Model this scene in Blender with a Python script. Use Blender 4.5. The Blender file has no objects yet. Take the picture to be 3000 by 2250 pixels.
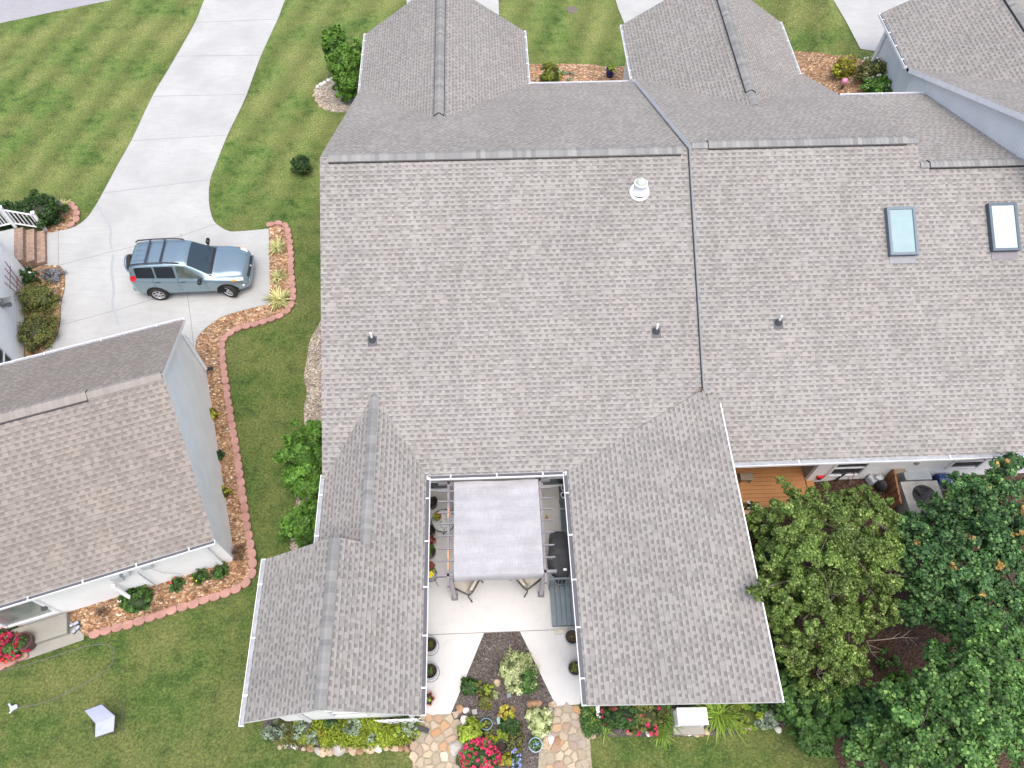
import bpy, bmesh, math, random
import numpy as np
from math import radians as rad, pi, sin, cos, sqrt, atan2
from mathutils import Vector, Matrix
random.seed(7); rng = np.random.default_rng(11)
sc = bpy.context.scene
# ---------------- camera -----------------
H = 22.6
R = np.array([[0.99919841, 0.03093081, -0.02541295], [-0.03961482, 0.85537243, -0.51649653], [0.00576189, 0.51708924, 0.8559121]])
FPX = 2180.418
cam = bpy.data.cameras.new('camera'); co = bpy.data.objects.new('camera', cam); sc.collection.objects.link(co)
cam.sensor_width = 36; cam.lens = FPX / 3000 * 36; cam.clip_end = 2000
M4 = Matrix([list(R[0]) + [0], list(R[1]) + [0], list(R[2]) + [H], [0, 0, 0, 1]]); co.matrix_world = M4
sc.camera = co
# ---------------- sky, sun, exposure -----------------
SUN_EL, SUN_AZ = 73, 162          # azimuth measured clockwise from north
w = bpy.data.worlds.new('World'); sc.world = w; w.use_nodes = True
nt = w.node_tree; sky = nt.nodes.new('ShaderNodeTexSky'); sky.sky_type = 'NISHITA'; sky.sun_disc = False
sky.sun_elevation = rad(SUN_EL); sky.sun_rotation = rad(SUN_AZ); sky.air_density = .8; sky.dust_density = 5.0; sky.ozone_density = 1.0
nt.links.new(sky.outputs[0], nt.nodes['Background'].inputs[0]); nt.nodes['Background'].inputs[1].default_value = 0.15
sl = bpy.data.lights.new('sun', 'SUN'); sl.energy = 1.0; sl.angle = rad(75); sl.color = (1, .97, .93)
so = bpy.data.objects.new('sun', sl); sc.collection.objects.link(so)
az = rad(SUN_AZ); el = rad(SUN_EL)
so.rotation_euler = (Vector((-sin(az) * cos(el), -cos(az) * cos(el), -sin(el)))).to_track_quat('-Z', 'Y').to_euler()
sc.view_settings.view_transform = 'Standard'; sc.view_settings.look = 'None'; sc.view_settings.exposure = 1.06
# ---------------- pixel helpers (full-size photo pixels -> world) -----------------
def ray(px, py): return R @ np.array([px - 1500., -(py - 1125.), -FPX])
def A(px, py, z=0.):
    v = ray(px, py); t = (z - H) / v[2]; return (float(v[0] * t), float(v[1] * t))
def interp(x, xs, ys): return float(np.interp(x, xs, ys))
def gz(x, y):
    n = interp(x, (12, 16), (0, 2.4)); s = interp(x, (8, 11), (0, .6))
    t = min(1, max(0, (y - 12) / 10)); return s + (n - s) * t
def G(px, py, dz=0.):
    z = 0
    for _ in range(12):
        x, y = A(px, py, z + dz); z = .5 * z + .5 * gz(x, y)
    x, y = A(px, py, z + dz); return Vector((x, y, gz(x, y)))
# ---------------- materials -----------------
def newmat(name):
    m = bpy.data.materials.new(name); m.use_nodes = True; t = m.node_tree
    return m, t, t.nodes['Principled BSDF'], t.nodes, t.links
def node(N, kind, **kw):
    n = N.new(kind)
    for k, v in kw.items():
        if k == 'op': n.operation = v
        elif k == 'i':
            for a, b in v.items(): n.inputs[a].default_value = b
        else: setattr(n, k, v)
    return n
def mth(t, op, a, b=None, c=None, clamp=False):
    n = t.nodes.new('ShaderNodeMath'); n.operation = op; n.use_clamp = clamp
    for i, v in enumerate((a, b, c)):
        if v is None: continue
        if hasattr(v, 'is_output') or hasattr(v, 'links'): t.links.new(v, n.inputs[i])
        else: n.inputs[i].default_value = v
    return n.outputs[0]
def mixc(t, f, a, b, blend='MIX'):
    n = t.nodes.new('ShaderNodeMix'); n.data_type = 'RGBA'; n.blend_type = blend
    for i, v in ((0, f), (6, a), (7, b)):
        if hasattr(v, 'links'): t.links.new(v, n.inputs[i])
        else: n.inputs[i].default_value = (tuple(v) + (1,))[:4] if i else v
    return n.outputs[2]
def pos(t):
    return t.nodes.new('ShaderNodeNewGeometry').outputs['Position']
def noise(t, vec, scale, detail=3, rough=.55, sx=1, sy=1, sz=1, rz=0):
    mp = t.nodes.new('ShaderNodeMapping'); mp.inputs['Scale'].default_value = (sx, sy, sz); mp.inputs['Rotation'].default_value = (0, 0, rz); t.links.new(vec, mp.inputs[0])
    n = t.nodes.new('ShaderNodeTexNoise'); n.inputs['Scale'].default_value = scale; n.inputs['Detail'].default_value = detail; n.inputs['Roughness'].default_value = rough
    t.links.new(mp.outputs[0], n.inputs[0]); return n.outputs[0]
def ramp(t, f, stops):
    n = t.nodes.new('ShaderNodeValToRGB'); cr = n.color_ramp
    while len(cr.elements) < len(stops): cr.elements.new(.5)
    for e, (p, c) in zip(cr.elements, stops): e.position = p; e.color = (tuple(c) + (1,))[:4] if hasattr(c, '__len__') else (c, c, c, 1)
    t.links.new(f, n.inputs[0]); return n.outputs[0]
def bump(t, b, h, strength=.3, dist=.01):
    n = t.nodes.new('ShaderNodeBump'); n.inputs['Strength'].default_value = strength; n.inputs['Distance'].default_value = dist
    t.links.new(h, n.inputs['Height']); t.links.new(n.outputs[0], b.inputs['Normal'])
MC = {}
def M(name, col, rough=.6, var=.12, scale=6., bmp=0., bscale=60., metal=0., spec=.5):
    if name in MC: return MC[name]
    m, t, b, N, L = newmat(name); p = pos(t)
    f = ramp(t, noise(t, p, scale, 4), [(.3, 0.), (.7, 1.)])
    lo = tuple(c * (1 - var) for c in col); hi = tuple(min(1, c * (1 + var)) for c in col)
    L.new(mixc(t, f, lo, hi), b.inputs['Base Color']); b.inputs['Roughness'].default_value = rough; b.inputs['Metallic'].default_value = metal
    b.inputs['Specular IOR Level'].default_value = spec
    if bmp: bump(t, b, noise(t, p, bscale, 4), bmp, .02)
    MC[name] = m; return m
def shingle(name, tone, dark, light, warm=(.02, .0, -.02), exp=.143, weather=.1):
    m, t, b, N, L = newmat(name)
    uv = node(N, 'ShaderNodeUVMap'); sep = N.new('ShaderNodeSeparateXYZ'); L.new(uv.outputs[0], sep.inputs[0])
    u, v = sep.outputs[0], sep.outputs[1]
    vr = mth(t, 'DIVIDE', v, exp); row = mth(t, 'FLOOR', vr); fv = mth(t, 'FRACT', vr)
    def wn(a, c):
        cb = N.new('ShaderNodeCombineXYZ')
        for i, q in enumerate((a, c)):
            if hasattr(q, 'links'): L.new(q, cb.inputs[i])
            else: cb.inputs[i].default_value = q
        n = N.new('ShaderNodeTexWhiteNoise'); n.noise_dimensions = '2D'; L.new(cb.outputs[0], n.inputs['Vector']); return n.outputs['Value']
    off = mth(t, 'MULTIPLY', wn(row, 3.3), 9.)
    un = mth(t, 'ADD', mth(t, 'DIVIDE', u, .215), off)
    cell = mth(t, 'FLOOR', un); fu = mth(t, 'FRACT', un)
    thr = mth(t, 'ADD', mth(t, 'MULTIPLY', wn(cell, row), .42), .28)
    rec = mth(t, 'GREATER_THAN', fu, thr)                        # the low tab between two raised ones
    rec2 = mth(t, 'MULTIPLY', rec, mth(t, 'GREATER_THAN', wn(mth(t, 'ADD', cell, .37), mth(t, 'ADD', row, 7.1)), .1))
    tone_r = wn(mth(t, 'ADD', mth(t, 'MULTIPLY', cell, 2.), rec), mth(t, 'ADD', row, 19.))
    grad = mth(t, 'MULTIPLY', mth(t, 'SUBTRACT', fv, .38), 4., clamp=True)
    dk = mth(t, 'MULTIPLY', rec2, grad)
    lt = mth(t, 'MULTIPLY', rec2, mth(t, 'SUBTRACT', 1., mth(t, 'MULTIPLY', fv, 2.6, clamp=True)))
    base = ramp(t, tone_r, [(0., tuple(c * .83 for c in tone)), (.5, tone), (1., tuple(c * 1.13 for c in tone))])
    c1 = mixc(t, mth(t, 'MULTIPLY', dk, .85), base, dark)
    c2 = mixc(t, mth(t, 'MULTIPLY', lt, .75), c1, light)
    # shade just below the upper course's butt edge, painted as a dark line
    edge = mth(t, 'GREATER_THAN', fv, .90)
    c3 = mixc(t, mth(t, 'MULTIPLY', edge, .6), c2, tuple(c * .6 for c in dark))
    p = pos(t)
    warmf = ramp(t, noise(t, p, 1.3, 4, .6), [(.35, 0.), (.7, 1.)])
    c4 = mixc(t, mth(t, 'MULTIPLY', warmf, .4), c3, mixc(t, 1., c3, (1.05, .99, .93), 'MULTIPLY'))
    gr = noise(t, p, 160., 2, .7)
    big = noise(t, p, .35, 3, .5)
    c5 = mixc(t, 1., c4, ramp(t, gr, [(.25, .8), (.75, 1.18)]), 'MULTIPLY')
    c6 = mixc(t, 1., c5, ramp(t, big, [(.3, 1 - weather * .6), (.7, 1 + weather * .6)]), 'MULTIPLY')
    cv = N.new('ShaderNodeCombineXYZ'); L.new(u, cv.inputs[0]); L.new(mth(t, 'MULTIPLY', v, .12), cv.inputs[1])
    c6 = mixc(t, 1., c6, ramp(t, noise(t, cv.outputs[0], 1.6, 4, .6), [(.3, .94), (.7, 1.05)]), 'MULTIPLY')
    L.new(c6, b.inputs['Base Color']); b.inputs['Roughness'].default_value = .92; b.inputs['Specular IOR Level'].default_value = .25
    h = mth(t, 'ADD', mth(t, 'MULTIPLY', mth(t, 'SUBTRACT', 1., fv), .5), mth(t, 'MULTIPLY', mth(t, 'SUBTRACT', 1., rec), .4))
    h = mth(t, 'ADD', h, mth(t, 'MULTIPLY', gr, .15))
    bump(t, b, h, .6, .012); return m
SH_A = shingle('shingle_taupe_grey', (.252, .244, .231), (.146, .141, .136), (.330, .321, .303))
SH_L = shingle('shingle_brown_blend', (.225, .206, .185), (.155, .14, .127), (.275, .255, .23), exp=.15, weather=.07)
def capmat(name, c0, c1):
    m, t, b, N, L = newmat(name); g = N.new('ShaderNodeNewGeometry'); p = g.outputs['Position']
    f = ramp(t, g.outputs['Random Per Island'], [(0., c0), (.5, tuple((a + b_) / 2 for a, b_ in zip(c0, c1))), (1., c1)])
    L.new(mixc(t, 1., f, ramp(t, noise(t, p, 150., 2), [(.25, .82), (.75, 1.15)]), 'MULTIPLY'), b.inputs['Base Color']); b.inputs['Roughness'].default_value = .9
    return m
CAP = capmat('ridge_cap_grey', (.165, .17, .167), (.265, .265, .253)); CAPL = capmat('ridge_cap_tan', (.22, .205, .185), (.27, .25, .225))
def siding(name, col, course=.1, vertical=False):
    m, t, b, N, L = newmat(name); p = pos(t); s = N.new('ShaderNodeSeparateXYZ'); L.new(p, s.inputs[0])
    f = mth(t, 'FRACT', mth(t, 'DIVIDE', s.outputs[2], course))
    ln = mth(t, 'LESS_THAN', f, .12)
    c = mixc(t, mth(t, 'MULTIPLY', ln, .5), col, tuple(q * .45 for q in col))
    c = mixc(t, 1., c, ramp(t, noise(t, p, 1.5, 4), [(.3, .93), (.7, 1.03)]), 'MULTIPLY')
    L.new(c, b.inputs['Base Color']); b.inputs['Roughness'].default_value = .5
    bump(t, b, mth(t, 'SUBTRACT', 1., f), .6, .012); return m
SIDE_W = siding('vinyl_siding_white', (.86, .87, .86)); SIDE_C = siding('vinyl_siding_cream', (.62, .60, .53))
SIDE_B = siding('vinyl_siding_pale_blue', (.74, .76, .76)); SIDE_G = siding('vinyl_siding_taupe', (.30, .27, .25))
WHITE = M('white_aluminium_trim', (.8, .81, .82), .4, .05, 3)
def grassmat(name, stripes=None, cols=None):
    m, t, b, N, L = newmat(name); p = pos(t)
    big = noise(t, p, .42, 4, .62); mid = noise(t, p, 2.3, 5, .65); fine = noise(t, p, 13., 5, .85); vf = noise(t, p, 45., 3, .85)
    d, g, y = cols or ((.029, .063, .015), (.075, .122, .029), (.18, .178, .066))
    c = ramp(t, mid, [(.28, d), (.5, g), (.72, tuple((a * .55 + q * .45) for a, q in zip(g, y)))])
    c = mixc(t, ramp(t, big, [(.40, 0.), (.66, .6)]), c, y)
    c = mixc(t, ramp(t, noise(t, p, 5.5, 4, .7), [(.56, 0.), (.7, .45)]), c, tuple(q * 1.05 for q in y))
    c = mixc(t, 1., c, ramp(t, fine, [(.32, .35), (.5, .95), (.68, 1.8)]), 'MULTIPLY')
    c = mixc(t, 1., c, ramp(t, vf, [(.3, .5), (.7, 1.55)]), 'MULTIPLY')
    s = N.new('ShaderNodeSeparateXYZ'); L.new(p, s.inputs[0])
    # mowing stripes on the front lawns, fading towards the back garden
    k = mth(t, 'ADD', mth(t, 'MULTIPLY', s.outputs[0], 3.9), mth(t, 'MULTIPLY', s.outputs[1], -1.2))
    wv = mth(t, 'SINE', mth(t, 'ADD', k, mth(t, 'MULTIPLY', mid, 3.)))
    amt = mth(t, 'MULTIPLY', mth(t, 'SUBTRACT', s.outputs[1], 20.), .25, clamp=True)
    st = mth(t, 'ADD', 1., mth(t, 'MULTIPLY', wv, mth(t, 'MULTIPLY', amt, .16)))
    br = mth(t, 'MULTIPLY', st, mth(t, 'ADD', 1., mth(t, 'MULTIPLY', amt, .22)))
    cb = N.new('ShaderNodeCombineXYZ'); [L.new(br, cb.inputs[i]) for i in range(3)]
    c = mixc(t, 1., c, cb.outputs[0], 'MULTIPLY')
    L.new(c, b.inputs['Base Color']); b.inputs['Roughness'].default_value = .85; b.inputs['Specular IOR Level'].default_value = .15
    bump(t, b, fine, 1., .05); return m
GRASS = grassmat('mown_grass')
def chips(name, cols, scale=22., dark=.35):
    m, t, b, N, L = newmat(name); p = pos(t)
    mp = N.new('ShaderNodeMapping'); mp.inputs['Scale'].default_value = (1, 1.6, 1); mp.inputs['Rotation'].default_value = (0, 0, .6); L.new(p, mp.inputs[0])
    dn = N.new('ShaderNodeTexNoise'); dn.inputs['Scale'].default_value = 9; L.new(p, dn.inputs[0])
    ad = N.new('ShaderNodeVectorMath'); ad.operation = 'MULTIPLY_ADD'; L.new(dn.outputs['Color'], ad.inputs[0]); ad.inputs[1].default_value = (.25, .25, .25); L.new(mp.outputs[0], ad.inputs[2])
    vo = N.new('ShaderNodeTexVoronoi'); vo.inputs['Scale'].default_value = scale; L.new(ad.outputs[0], vo.inputs[0])
    sp = N.new('ShaderNodeSeparateColor'); L.new(vo.outputs['Color'], sp.inputs[0])
    n = len(cols); c = ramp(t, sp.outputs[0], [(i / (n - 1), q) for i, q in enumerate(cols)])
    e = ramp(t, vo.outputs['Distance'], [(.35, 1.), (.75, dark)])
    c = mixc(t, 1., c, e, 'MULTIPLY')
    c = mixc(t, 1., c, ramp(t, noise(t, p, 2., 4), [(.3, .75), (.7, 1.2)]), 'MULTIPLY')
    L.new(c, b.inputs['Base Color']); b.inputs['Roughness'].default_value = .85
    h = mth(t, 'SUBTRACT', 1., vo.outputs['Distance']); bump(t, b, h, .9, .03); return m
BARK = chips('tan_bark_chips', [(.20, .10, .05), (.40, .215, .105), (.30, .155, .075), (.56, .38, .22), (.36, .195, .095), (.74, .60, .44)], 12., .38)
BARK_D = chips('dark_brown_mulch', [(.07, .056, .05), (.15, .125, .11), (.105, .083, .07), (.25, .22, .2), (.09, .074, .063)], 26., .3)
BARK_S = chips('woodland_leaf_mulch', [(.035, .019, .012), (.10, .048, .028), (.065, .033, .02), (.19, .10, .06), (.04, .023, .015)], 20., .25)
GRAVEL = chips('pea_gravel', [(.2, .15, .11), (.42, .36, .28), (.34, .28, .2), (.66, .6, .5), (.40, .32, .24)], 15., .4)
def concrete(name, col, stain=.16, streak=True):
    m, t, b, N, L = newmat(name); p = pos(t)
    a = noise(t, p, .55, 5, .6); s = noise(t, p, 1.2, 5, .7, 1, 7, 1, .12); g = noise(t, p, 90., 2, .8); blot = noise(t, p, 3.2, 5, .7)
    c = mixc(t, ramp(t, a, [(.32, 0.), (.7, 1.)]), tuple(q * (1 - stain) for q in col), col)
    if streak: c = mixc(t, ramp(t, s, [(.46, 0.), (.72, .55)]), c, tuple(q * .74 for q in col))
    c = mixc(t, ramp(t, blot, [(.54, 0.), (.72, .5)]), c, tuple(q * w_ for q, w_ in zip(col, (.78, .765, .72))))
    c = mixc(t, 1., c, ramp(t, g, [(.25, .88), (.75, 1.1)]), 'MULTIPLY')
    L.new(c, b.inputs['Base Color']); b.inputs['Roughness'].default_value = .85
    bump(t, b, g, .25, .005); return m
CONC = concrete('driveway_concrete', (.40, .412, .405), .2); CONC_P = concrete('patio_concrete', (.53, .53, .515), .1, False); CONC_O = concrete('weathered_concrete', (.33, .32, .28), .28)
ASPH = concrete('pale_asphalt', (.29, .295, .31), .06)
JOINT = M('joint_dark', (.21, .21, .205), .9)
def leafmat(name, ca, cb_, clump=1.6, tip=None, rough=.55):
    m = bpy.data.materials.new(name); m.use_nodes = True; t = m.node_tree; N = t.nodes; L = t.links; b = N['Principled BSDF']
    g = N.new('ShaderNodeNewGeometry'); f = g.outputs['Random Per Island']
    c = ramp(t, f, [(0., ca), (.75, cb_), (1., tip or tuple(q * 1.35 for q in cb_))])
    c = mixc(t, 1., c, ramp(t, noise(t, g.outputs['Position'], clump, 3), [(.3, .6), (.7, 1.4)]), 'MULTIPLY')
    L.new(c, b.inputs['Base Color']); b.inputs['Roughness'].default_value = rough; b.inputs['Specular IOR Level'].default_value = .35
    tr = N.new('ShaderNodeBsdfTranslucent'); L.new(c, tr.inputs[0]); mx = N.new('ShaderNodeMixShader'); mx.inputs[0].default_value = .25
    L.new(b.outputs[0], mx.inputs[1]); L.new(tr.outputs[0], mx.inputs[2]); L.new(mx.outputs[0], N['Material Output'].inputs[0]); return m
LF = dict(
 bright=leafmat('leaf_bright_green', (.04, .10, .012), (.12, .25, .03)),
 deep=leafmat('leaf_deep_green', (.015, .045, .01), (.045, .11, .02)),
 box=leafmat('leaf_dark_boxwood', (.015, .04, .008), (.035, .085, .015)),
 azalea=leafmat('leaf_olive_azalea', (.06, .09, .02), (.16, .185, .045), tip=(.24, .17, .05)),
 gold=leafmat('leaf_golden', (.15, .17, .02), (.38, .36, .035)),
 lime=leafmat('leaf_lime', (.13, .2, .02), (.32, .42, .05)),
 varieg=leafmat('leaf_variegated', (.16, .24, .06), (.5, .55, .28), tip=(.7, .7, .45)),
 grey=leafmat('leaf_grey_green', (.12, .18, .11), (.3, .38, .27)),
 olive=leafmat('leaf_olive_tree', (.04, .085, .014), (.145, .225, .042), 1.1, tip=(.33, .42, .13)),
 teal=leafmat('leaf_round_dark', (.022, .065, .022), (.075, .18, .055), 1.1, tip=(.19, .33, .09)),
 mid=leafmat('leaf_mid_green', (.03, .08, .015), (.09, .19, .04), 1.2),
 yucca=leafmat('leaf_yucca_cream', (.25, .3, .1), (.62, .58, .28), tip=(.75, .7, .4)),
 blade=leafmat('leaf_daylily', (.12, .22, .03), (.3, .42, .07)),
 bladed=leafmat('leaf_dark_blade', (.07, .15, .02), (.17, .28, .05)),
 red=leafmat('leaf_red', (.2, .04, .03), (.4, .1, .06)),
 orange=leafmat('leaf_orange_tip', (.3, .22, .05), (.48, .28, .10)),
 brown=leafmat('leaf_dead_brown', (.1, .06, .035), (.2, .13, .08)),
 lav=leafmat('leaf_lavender', (.12, .14, .15), (.24, .25, .29)),
 conef=leafmat('leaf_cone_shrub', (.09, .12, .015), (.2, .24, .03)),
 fpink=leafmat('petal_hot_pink', (.36, .012, .06), (.6, .04, .13)), fred=leafmat('petal_red', (.5, .02, .02), (.75, .08, .06)),
 fyel=leafmat('petal_yellow', (.7, .55, .02), (.85, .75, .03)), fblue=leafmat('petal_blue', (.2, .25, .6), (.4, .45, .8)), fwhite=leafmat('petal_white', (.6, .6, .6), (.8, .8, .78)))
WOODS = M('stem_brown', (.12, .09, .06), .9, .3, 20)
TRUNK = M('tree_bark', (.13, .11, .09), .9, .35, 12, .6, 30)
BLACK = M('black_plastic', (.018, .018, .02), .4, .2); DGREY = M('charcoal_metal', (.07, .07, .075), .45, .1)
GLASS_D = M('dark_window_glass', (.03, .045, .05), .06, .1, 1., spec=.8)
SOIL = chips('potting_soil', [(.04, .025, .018), (.1, .06, .04), (.06, .04, .028), (.14, .09, .06)], 40., .4)
# ---------------- mesh builder -----------------
class MB:
    def __init__(s): s.v = []; s.f = []; s.uv = []; s.mi = []; s.sm = []
    def add(s, vs, fs, mi=0, uv=None, smooth=False):
        o = len(s.v); s.v += [tuple(map(float, q)) for q in vs]
        for i, f in enumerate(fs):
            s.f.append(tuple(o + k for k in f)); s.mi.append(mi); s.uv.append(uv[i] if uv else None); s.sm.append(smooth)
    def box(s, c, d, rz=0., mi=0, rx=0., ry=0.):
        m = Matrix.Rotation(rz, 3, 'Z') @ Matrix.Rotation(ry, 3, 'Y') @ Matrix.Rotation(rx, 3, 'X')
        vs = [Vector(c) + m @ Vector((x * d[0] / 2, y * d[1] / 2, z * d[2] / 2)) for x in (-1, 1) for y in (-1, 1) for z in (-1, 1)]
        s.add(vs, [(0, 1, 3, 2), (4, 6, 7, 5), (0, 4, 5, 1), (2, 3, 7, 6), (0, 2, 6, 4), (1, 5, 7, 3)], mi)
    def bbox(s, c, d, rz=0., mi=0, bev=.01, **k):
        b = MB(); b.box((0, 0, 0), d); bm = bmesh.new(); vs = [bm.verts.new(v) for v in b.v]; [bm.faces.new([vs[i] for i in f]) for f in b.f]
        bmesh.ops.bevel(bm, geom=bm.edges[:], offset=bev, segments=2, profile=.5, affect='EDGES'); bm.verts.index_update()
        m = Matrix.Rotation(rz, 3, 'Z') @ Matrix.Rotation(k.get('ry', 0), 3, 'Y') @ Matrix.Rotation(k.get('rx', 0), 3, 'X')
        s.add([Vector(c) + m @ v.co for v in bm.verts], [tuple(v.index for v in f.verts) for f in bm.faces], mi); bm.free()
    def prism(s, poly, z0, z1, mi=0, mside=None):
        n = len(poly); ar = sum(poly[i][0] * poly[(i + 1) % n][1] - poly[(i + 1) % n][0] * poly[i][1] for i in range(n))
        if ar < 0: poly = poly[::-1]
        zz = lambda z, i: z[i] if hasattr(z, '__len__') else z
        vs = [(p[0], p[1], zz(z0, i)) for i, p in enumerate(poly)] + [(p[0], p[1], zz(z1, i)) for i, p in enumerate(poly)]
        s.add(vs, [tuple(range(n, 2 * n)), tuple(range(n - 1, -1, -1))], mi); o = len(s.v) - 2 * n
        s.add([], []);
        for i in range(n):
            j = (i + 1) % n; s.f.append((o + i, o + j, o + n + j, o + n + i)); s.mi.append(mi if mside is None else mside); s.uv.append(None); s.sm.append(False)
    def tube(s, pts, r, n=8, mi=0, cap=True, smooth=True):
        pts = [Vector(p) for p in pts]; rs = r if hasattr(r, '__len__') else [r] * len(pts); vs = []; fs = []
        up = Vector((0, 0, 1)); prev = None
        for i, p in enumerate(pts):
            d = (pts[min(i + 1, len(pts) - 1)] - pts[max(i - 1, 0)]).normalized()
            if prev is None: a = d.cross(up if abs(d.z) < .9 else Vector((1, 0, 0))).normalized()
            else: a = (prev - d * prev.dot(d)).normalized()
            prev = a; b = d.cross(a)
            for k in range(n): vs.append(p + (a * cos(2 * pi * k / n) + b * sin(2 * pi * k / n)) * rs[i])
        for i in range(len(pts) - 1):
            for k in range(n): fs.append((i * n + k, i * n + (k + 1) % n, (i + 1) * n + (k + 1) % n, (i + 1) * n + k))
        s.add(vs, fs, mi, smooth=smooth)
        if cap: s.add(vs[:n], [tuple(range(n - 1, -1, -1))], mi); s.add(vs[-n:], [tuple(range(n))], mi)
    def lathe(s, c, prof, n=28, mi=0, m=None, wob=None, smooth=True):
        vs = []; fs = []; m = m or Matrix.Identity(3)
        for (r, z) in prof:
            for k in range(n):
                a = 2 * pi * k / n; rr = r * (wob(a, z) if wob else 1); vs.append(Vector(c) + m @ Vector((rr * cos(a), rr * sin(a), z)))
        for i in range(len(prof) - 1):
            for k in range(n): fs.append((i * n + k, i * n + (k + 1) % n, (i + 1) * n + (k + 1) % n, (i + 1) * n + k))
        s.add(vs, fs, mi, smooth=smooth)
    def ball(s, c, r, mi=0, seg=12, lump=0.):
        rr = r if hasattr(r, '__len__') else (r, r, r); vs = []; fs = []; h = seg // 2
        ph = [random.uniform(0, 6.28) for _ in range(4)]
        for i in range(h + 1):
            for k in range(seg):
                a = 2 * pi * k / seg; b = pi * i / h; q = 1 + lump * (sin(3 * a + ph[0]) * sin(b) + .7 * sin(2 * a + ph[1] + 3 * b) * sin(b) + .5 * cos(4 * b + ph[2]))
                vs.append((c[0] + rr[0] * q * sin(b) * cos(a), c[1] + rr[1] * q * sin(b) * sin(a), c[2] + rr[2] * q * cos(b)))
        for i in range(h):
            for k in range(seg): fs.append((i * seg + k, (i + 1) * seg + k, (i + 1) * seg + (k + 1) % seg, i * seg + (k + 1) % seg))
        s.add(vs, fs, mi, smooth=True)
    def mesh(s, name, mats, org=(0, 0, 0)):
        me = bpy.data.meshes.new(name); o = Vector(org); me.from_pydata([tuple(Vector(v) - o) for v in s.v], [], s.f); me.update()
        for m in (mats if isinstance(mats, (list, tuple)) else [mats]): me.materials.append(m)
        me.polygons.foreach_set('material_index', s.mi); me.polygons.foreach_set('use_smooth', s.sm)
        if any(u for u in s.uv):
            l = me.uv_layers.new(name='UVMap'); k = 0; d = []
            for f, u in zip(s.f, s.uv):
                for i in range(len(f)): d += list(u[i]) if u else [0, 0]
            l.data.foreach_set('uv', d)
        return me
ORG = {}
def tag(o, label=None, cat=None, group=None, kind=None):
    for k, v in (('label', label), ('category', cat), ('group', group), ('kind', kind)):
        if v: o[k] = v
    return o
def thing(name, label, cat, loc=(0, 0, 0), group=None):
    o = bpy.data.objects.new(name, None); sc.collection.objects.link(o); o.location = loc; o.empty_display_size = .3
    ORG[o.name] = tuple(loc); return tag(o, label, cat, group)
def part(name, mb, mats, parent, label=None):
    org = ORG[parent.name]; me = mb.mesh(name, mats, org) if isinstance(mb, MB) else mb
    o = bpy.data.objects.new(name, me); sc.collection.objects.link(o); o.parent = parent; ORG[o.name] = org
    if label: o['label'] = label
    return o
def solo(name, mb, mats, label, cat, loc=(0, 0, 0), group=None):
    o = bpy.data.objects.new(name, mb.mesh(name, mats, loc) if isinstance(mb, MB) else mb); sc.collection.objects.link(o); o.location = loc; ORG[o.name] = tuple(loc)
    return tag(o, label, cat, group)
def struct(name, mb, mats, kind='structure'):
    o = bpy.data.objects.new(name, mb.mesh(name, mats)); sc.collection.objects.link(o); o['kind'] = kind; return o
def smooth_poly(pts, n=4, closed=False):
    out = []; k = len(pts)
    rngi = range(k if closed else k - 1)
    for i in rngi:
        p0, p1, p2, p3 = [pts[j % k] if closed else pts[min(max(j, 0), k - 1)] for j in (i - 1, i, i + 1, i + 2)]
        for q in range(n):
            t = q / n; out.append(tuple(.5 * (2 * b + (c - a) * t + (2 * a - 5 * b + 4 * c - d) * t * t + (3 * b - a - 3 * c + d) * t ** 3) for a, b, c, d in zip(p0, p1, p2, p3)))
    if not closed: out.append(tuple(pts[-1]))
    return out
XS = [-300, -120, -60, -30, 8, 11, 12, 16, 30, 60, 120, 300]; YS = [-300, -120, -30, 12, 22, 60, 120, 300]
def sheet(name, polys, mat, dz, kind='structure', z_side=.0):
    """polygons (world xy) laid dz above the terrain, cut along its breaks"""
    bm = bmesh.new()
    for poly in polys:
        vs = [bm.verts.new((x, y, 0)) for x, y in poly]; f = bm.faces.new(vs); bmesh.ops.triangulate(bm, faces=[f])
    for x in XS: bmesh.ops.bisect_plane(bm, geom=bm.verts[:] + bm.edges[:] + bm.faces[:], plane_co=(x, 0, 0), plane_no=(1, 0, 0))
    for y in YS: bmesh.ops.bisect_plane(bm, geom=bm.verts[:] + bm.edges[:] + bm.faces[:], plane_co=(0, y, 0), plane_no=(0, 1, 0))
    for v in bm.verts: v.co.z = gz(v.co.x, v.co.y) + dz
    for f in bm.faces:
        if f.normal.z < 0: f.normal_flip()
    bmesh.ops.recalc_face_normals(bm, faces=bm.faces)
    if sum(f.normal.z for f in bm.faces) < 0: bmesh.ops.reverse_faces(bm, faces=bm.faces[:])
    me = bpy.data.meshes.new(name); bm.to_mesh(me); bm.free(); me.materials.append(mat)
    o = bpy.data.objects.new(name, me); sc.collection.objects.link(o); o['kind'] = kind; return o
def gp(pts, sm=0, closed=True, dz=0):
    w_ = [tuple(G(x, y, dz)[:2]) for x, y in pts]
    return smooth_poly(w_, sm, closed) if sm else w_
def zl(ox, oy, s, pts): return [(ox + x / s, oy + y / s) for x, y in pts]     # enlarged-crop coordinates -> photo pixels
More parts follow.
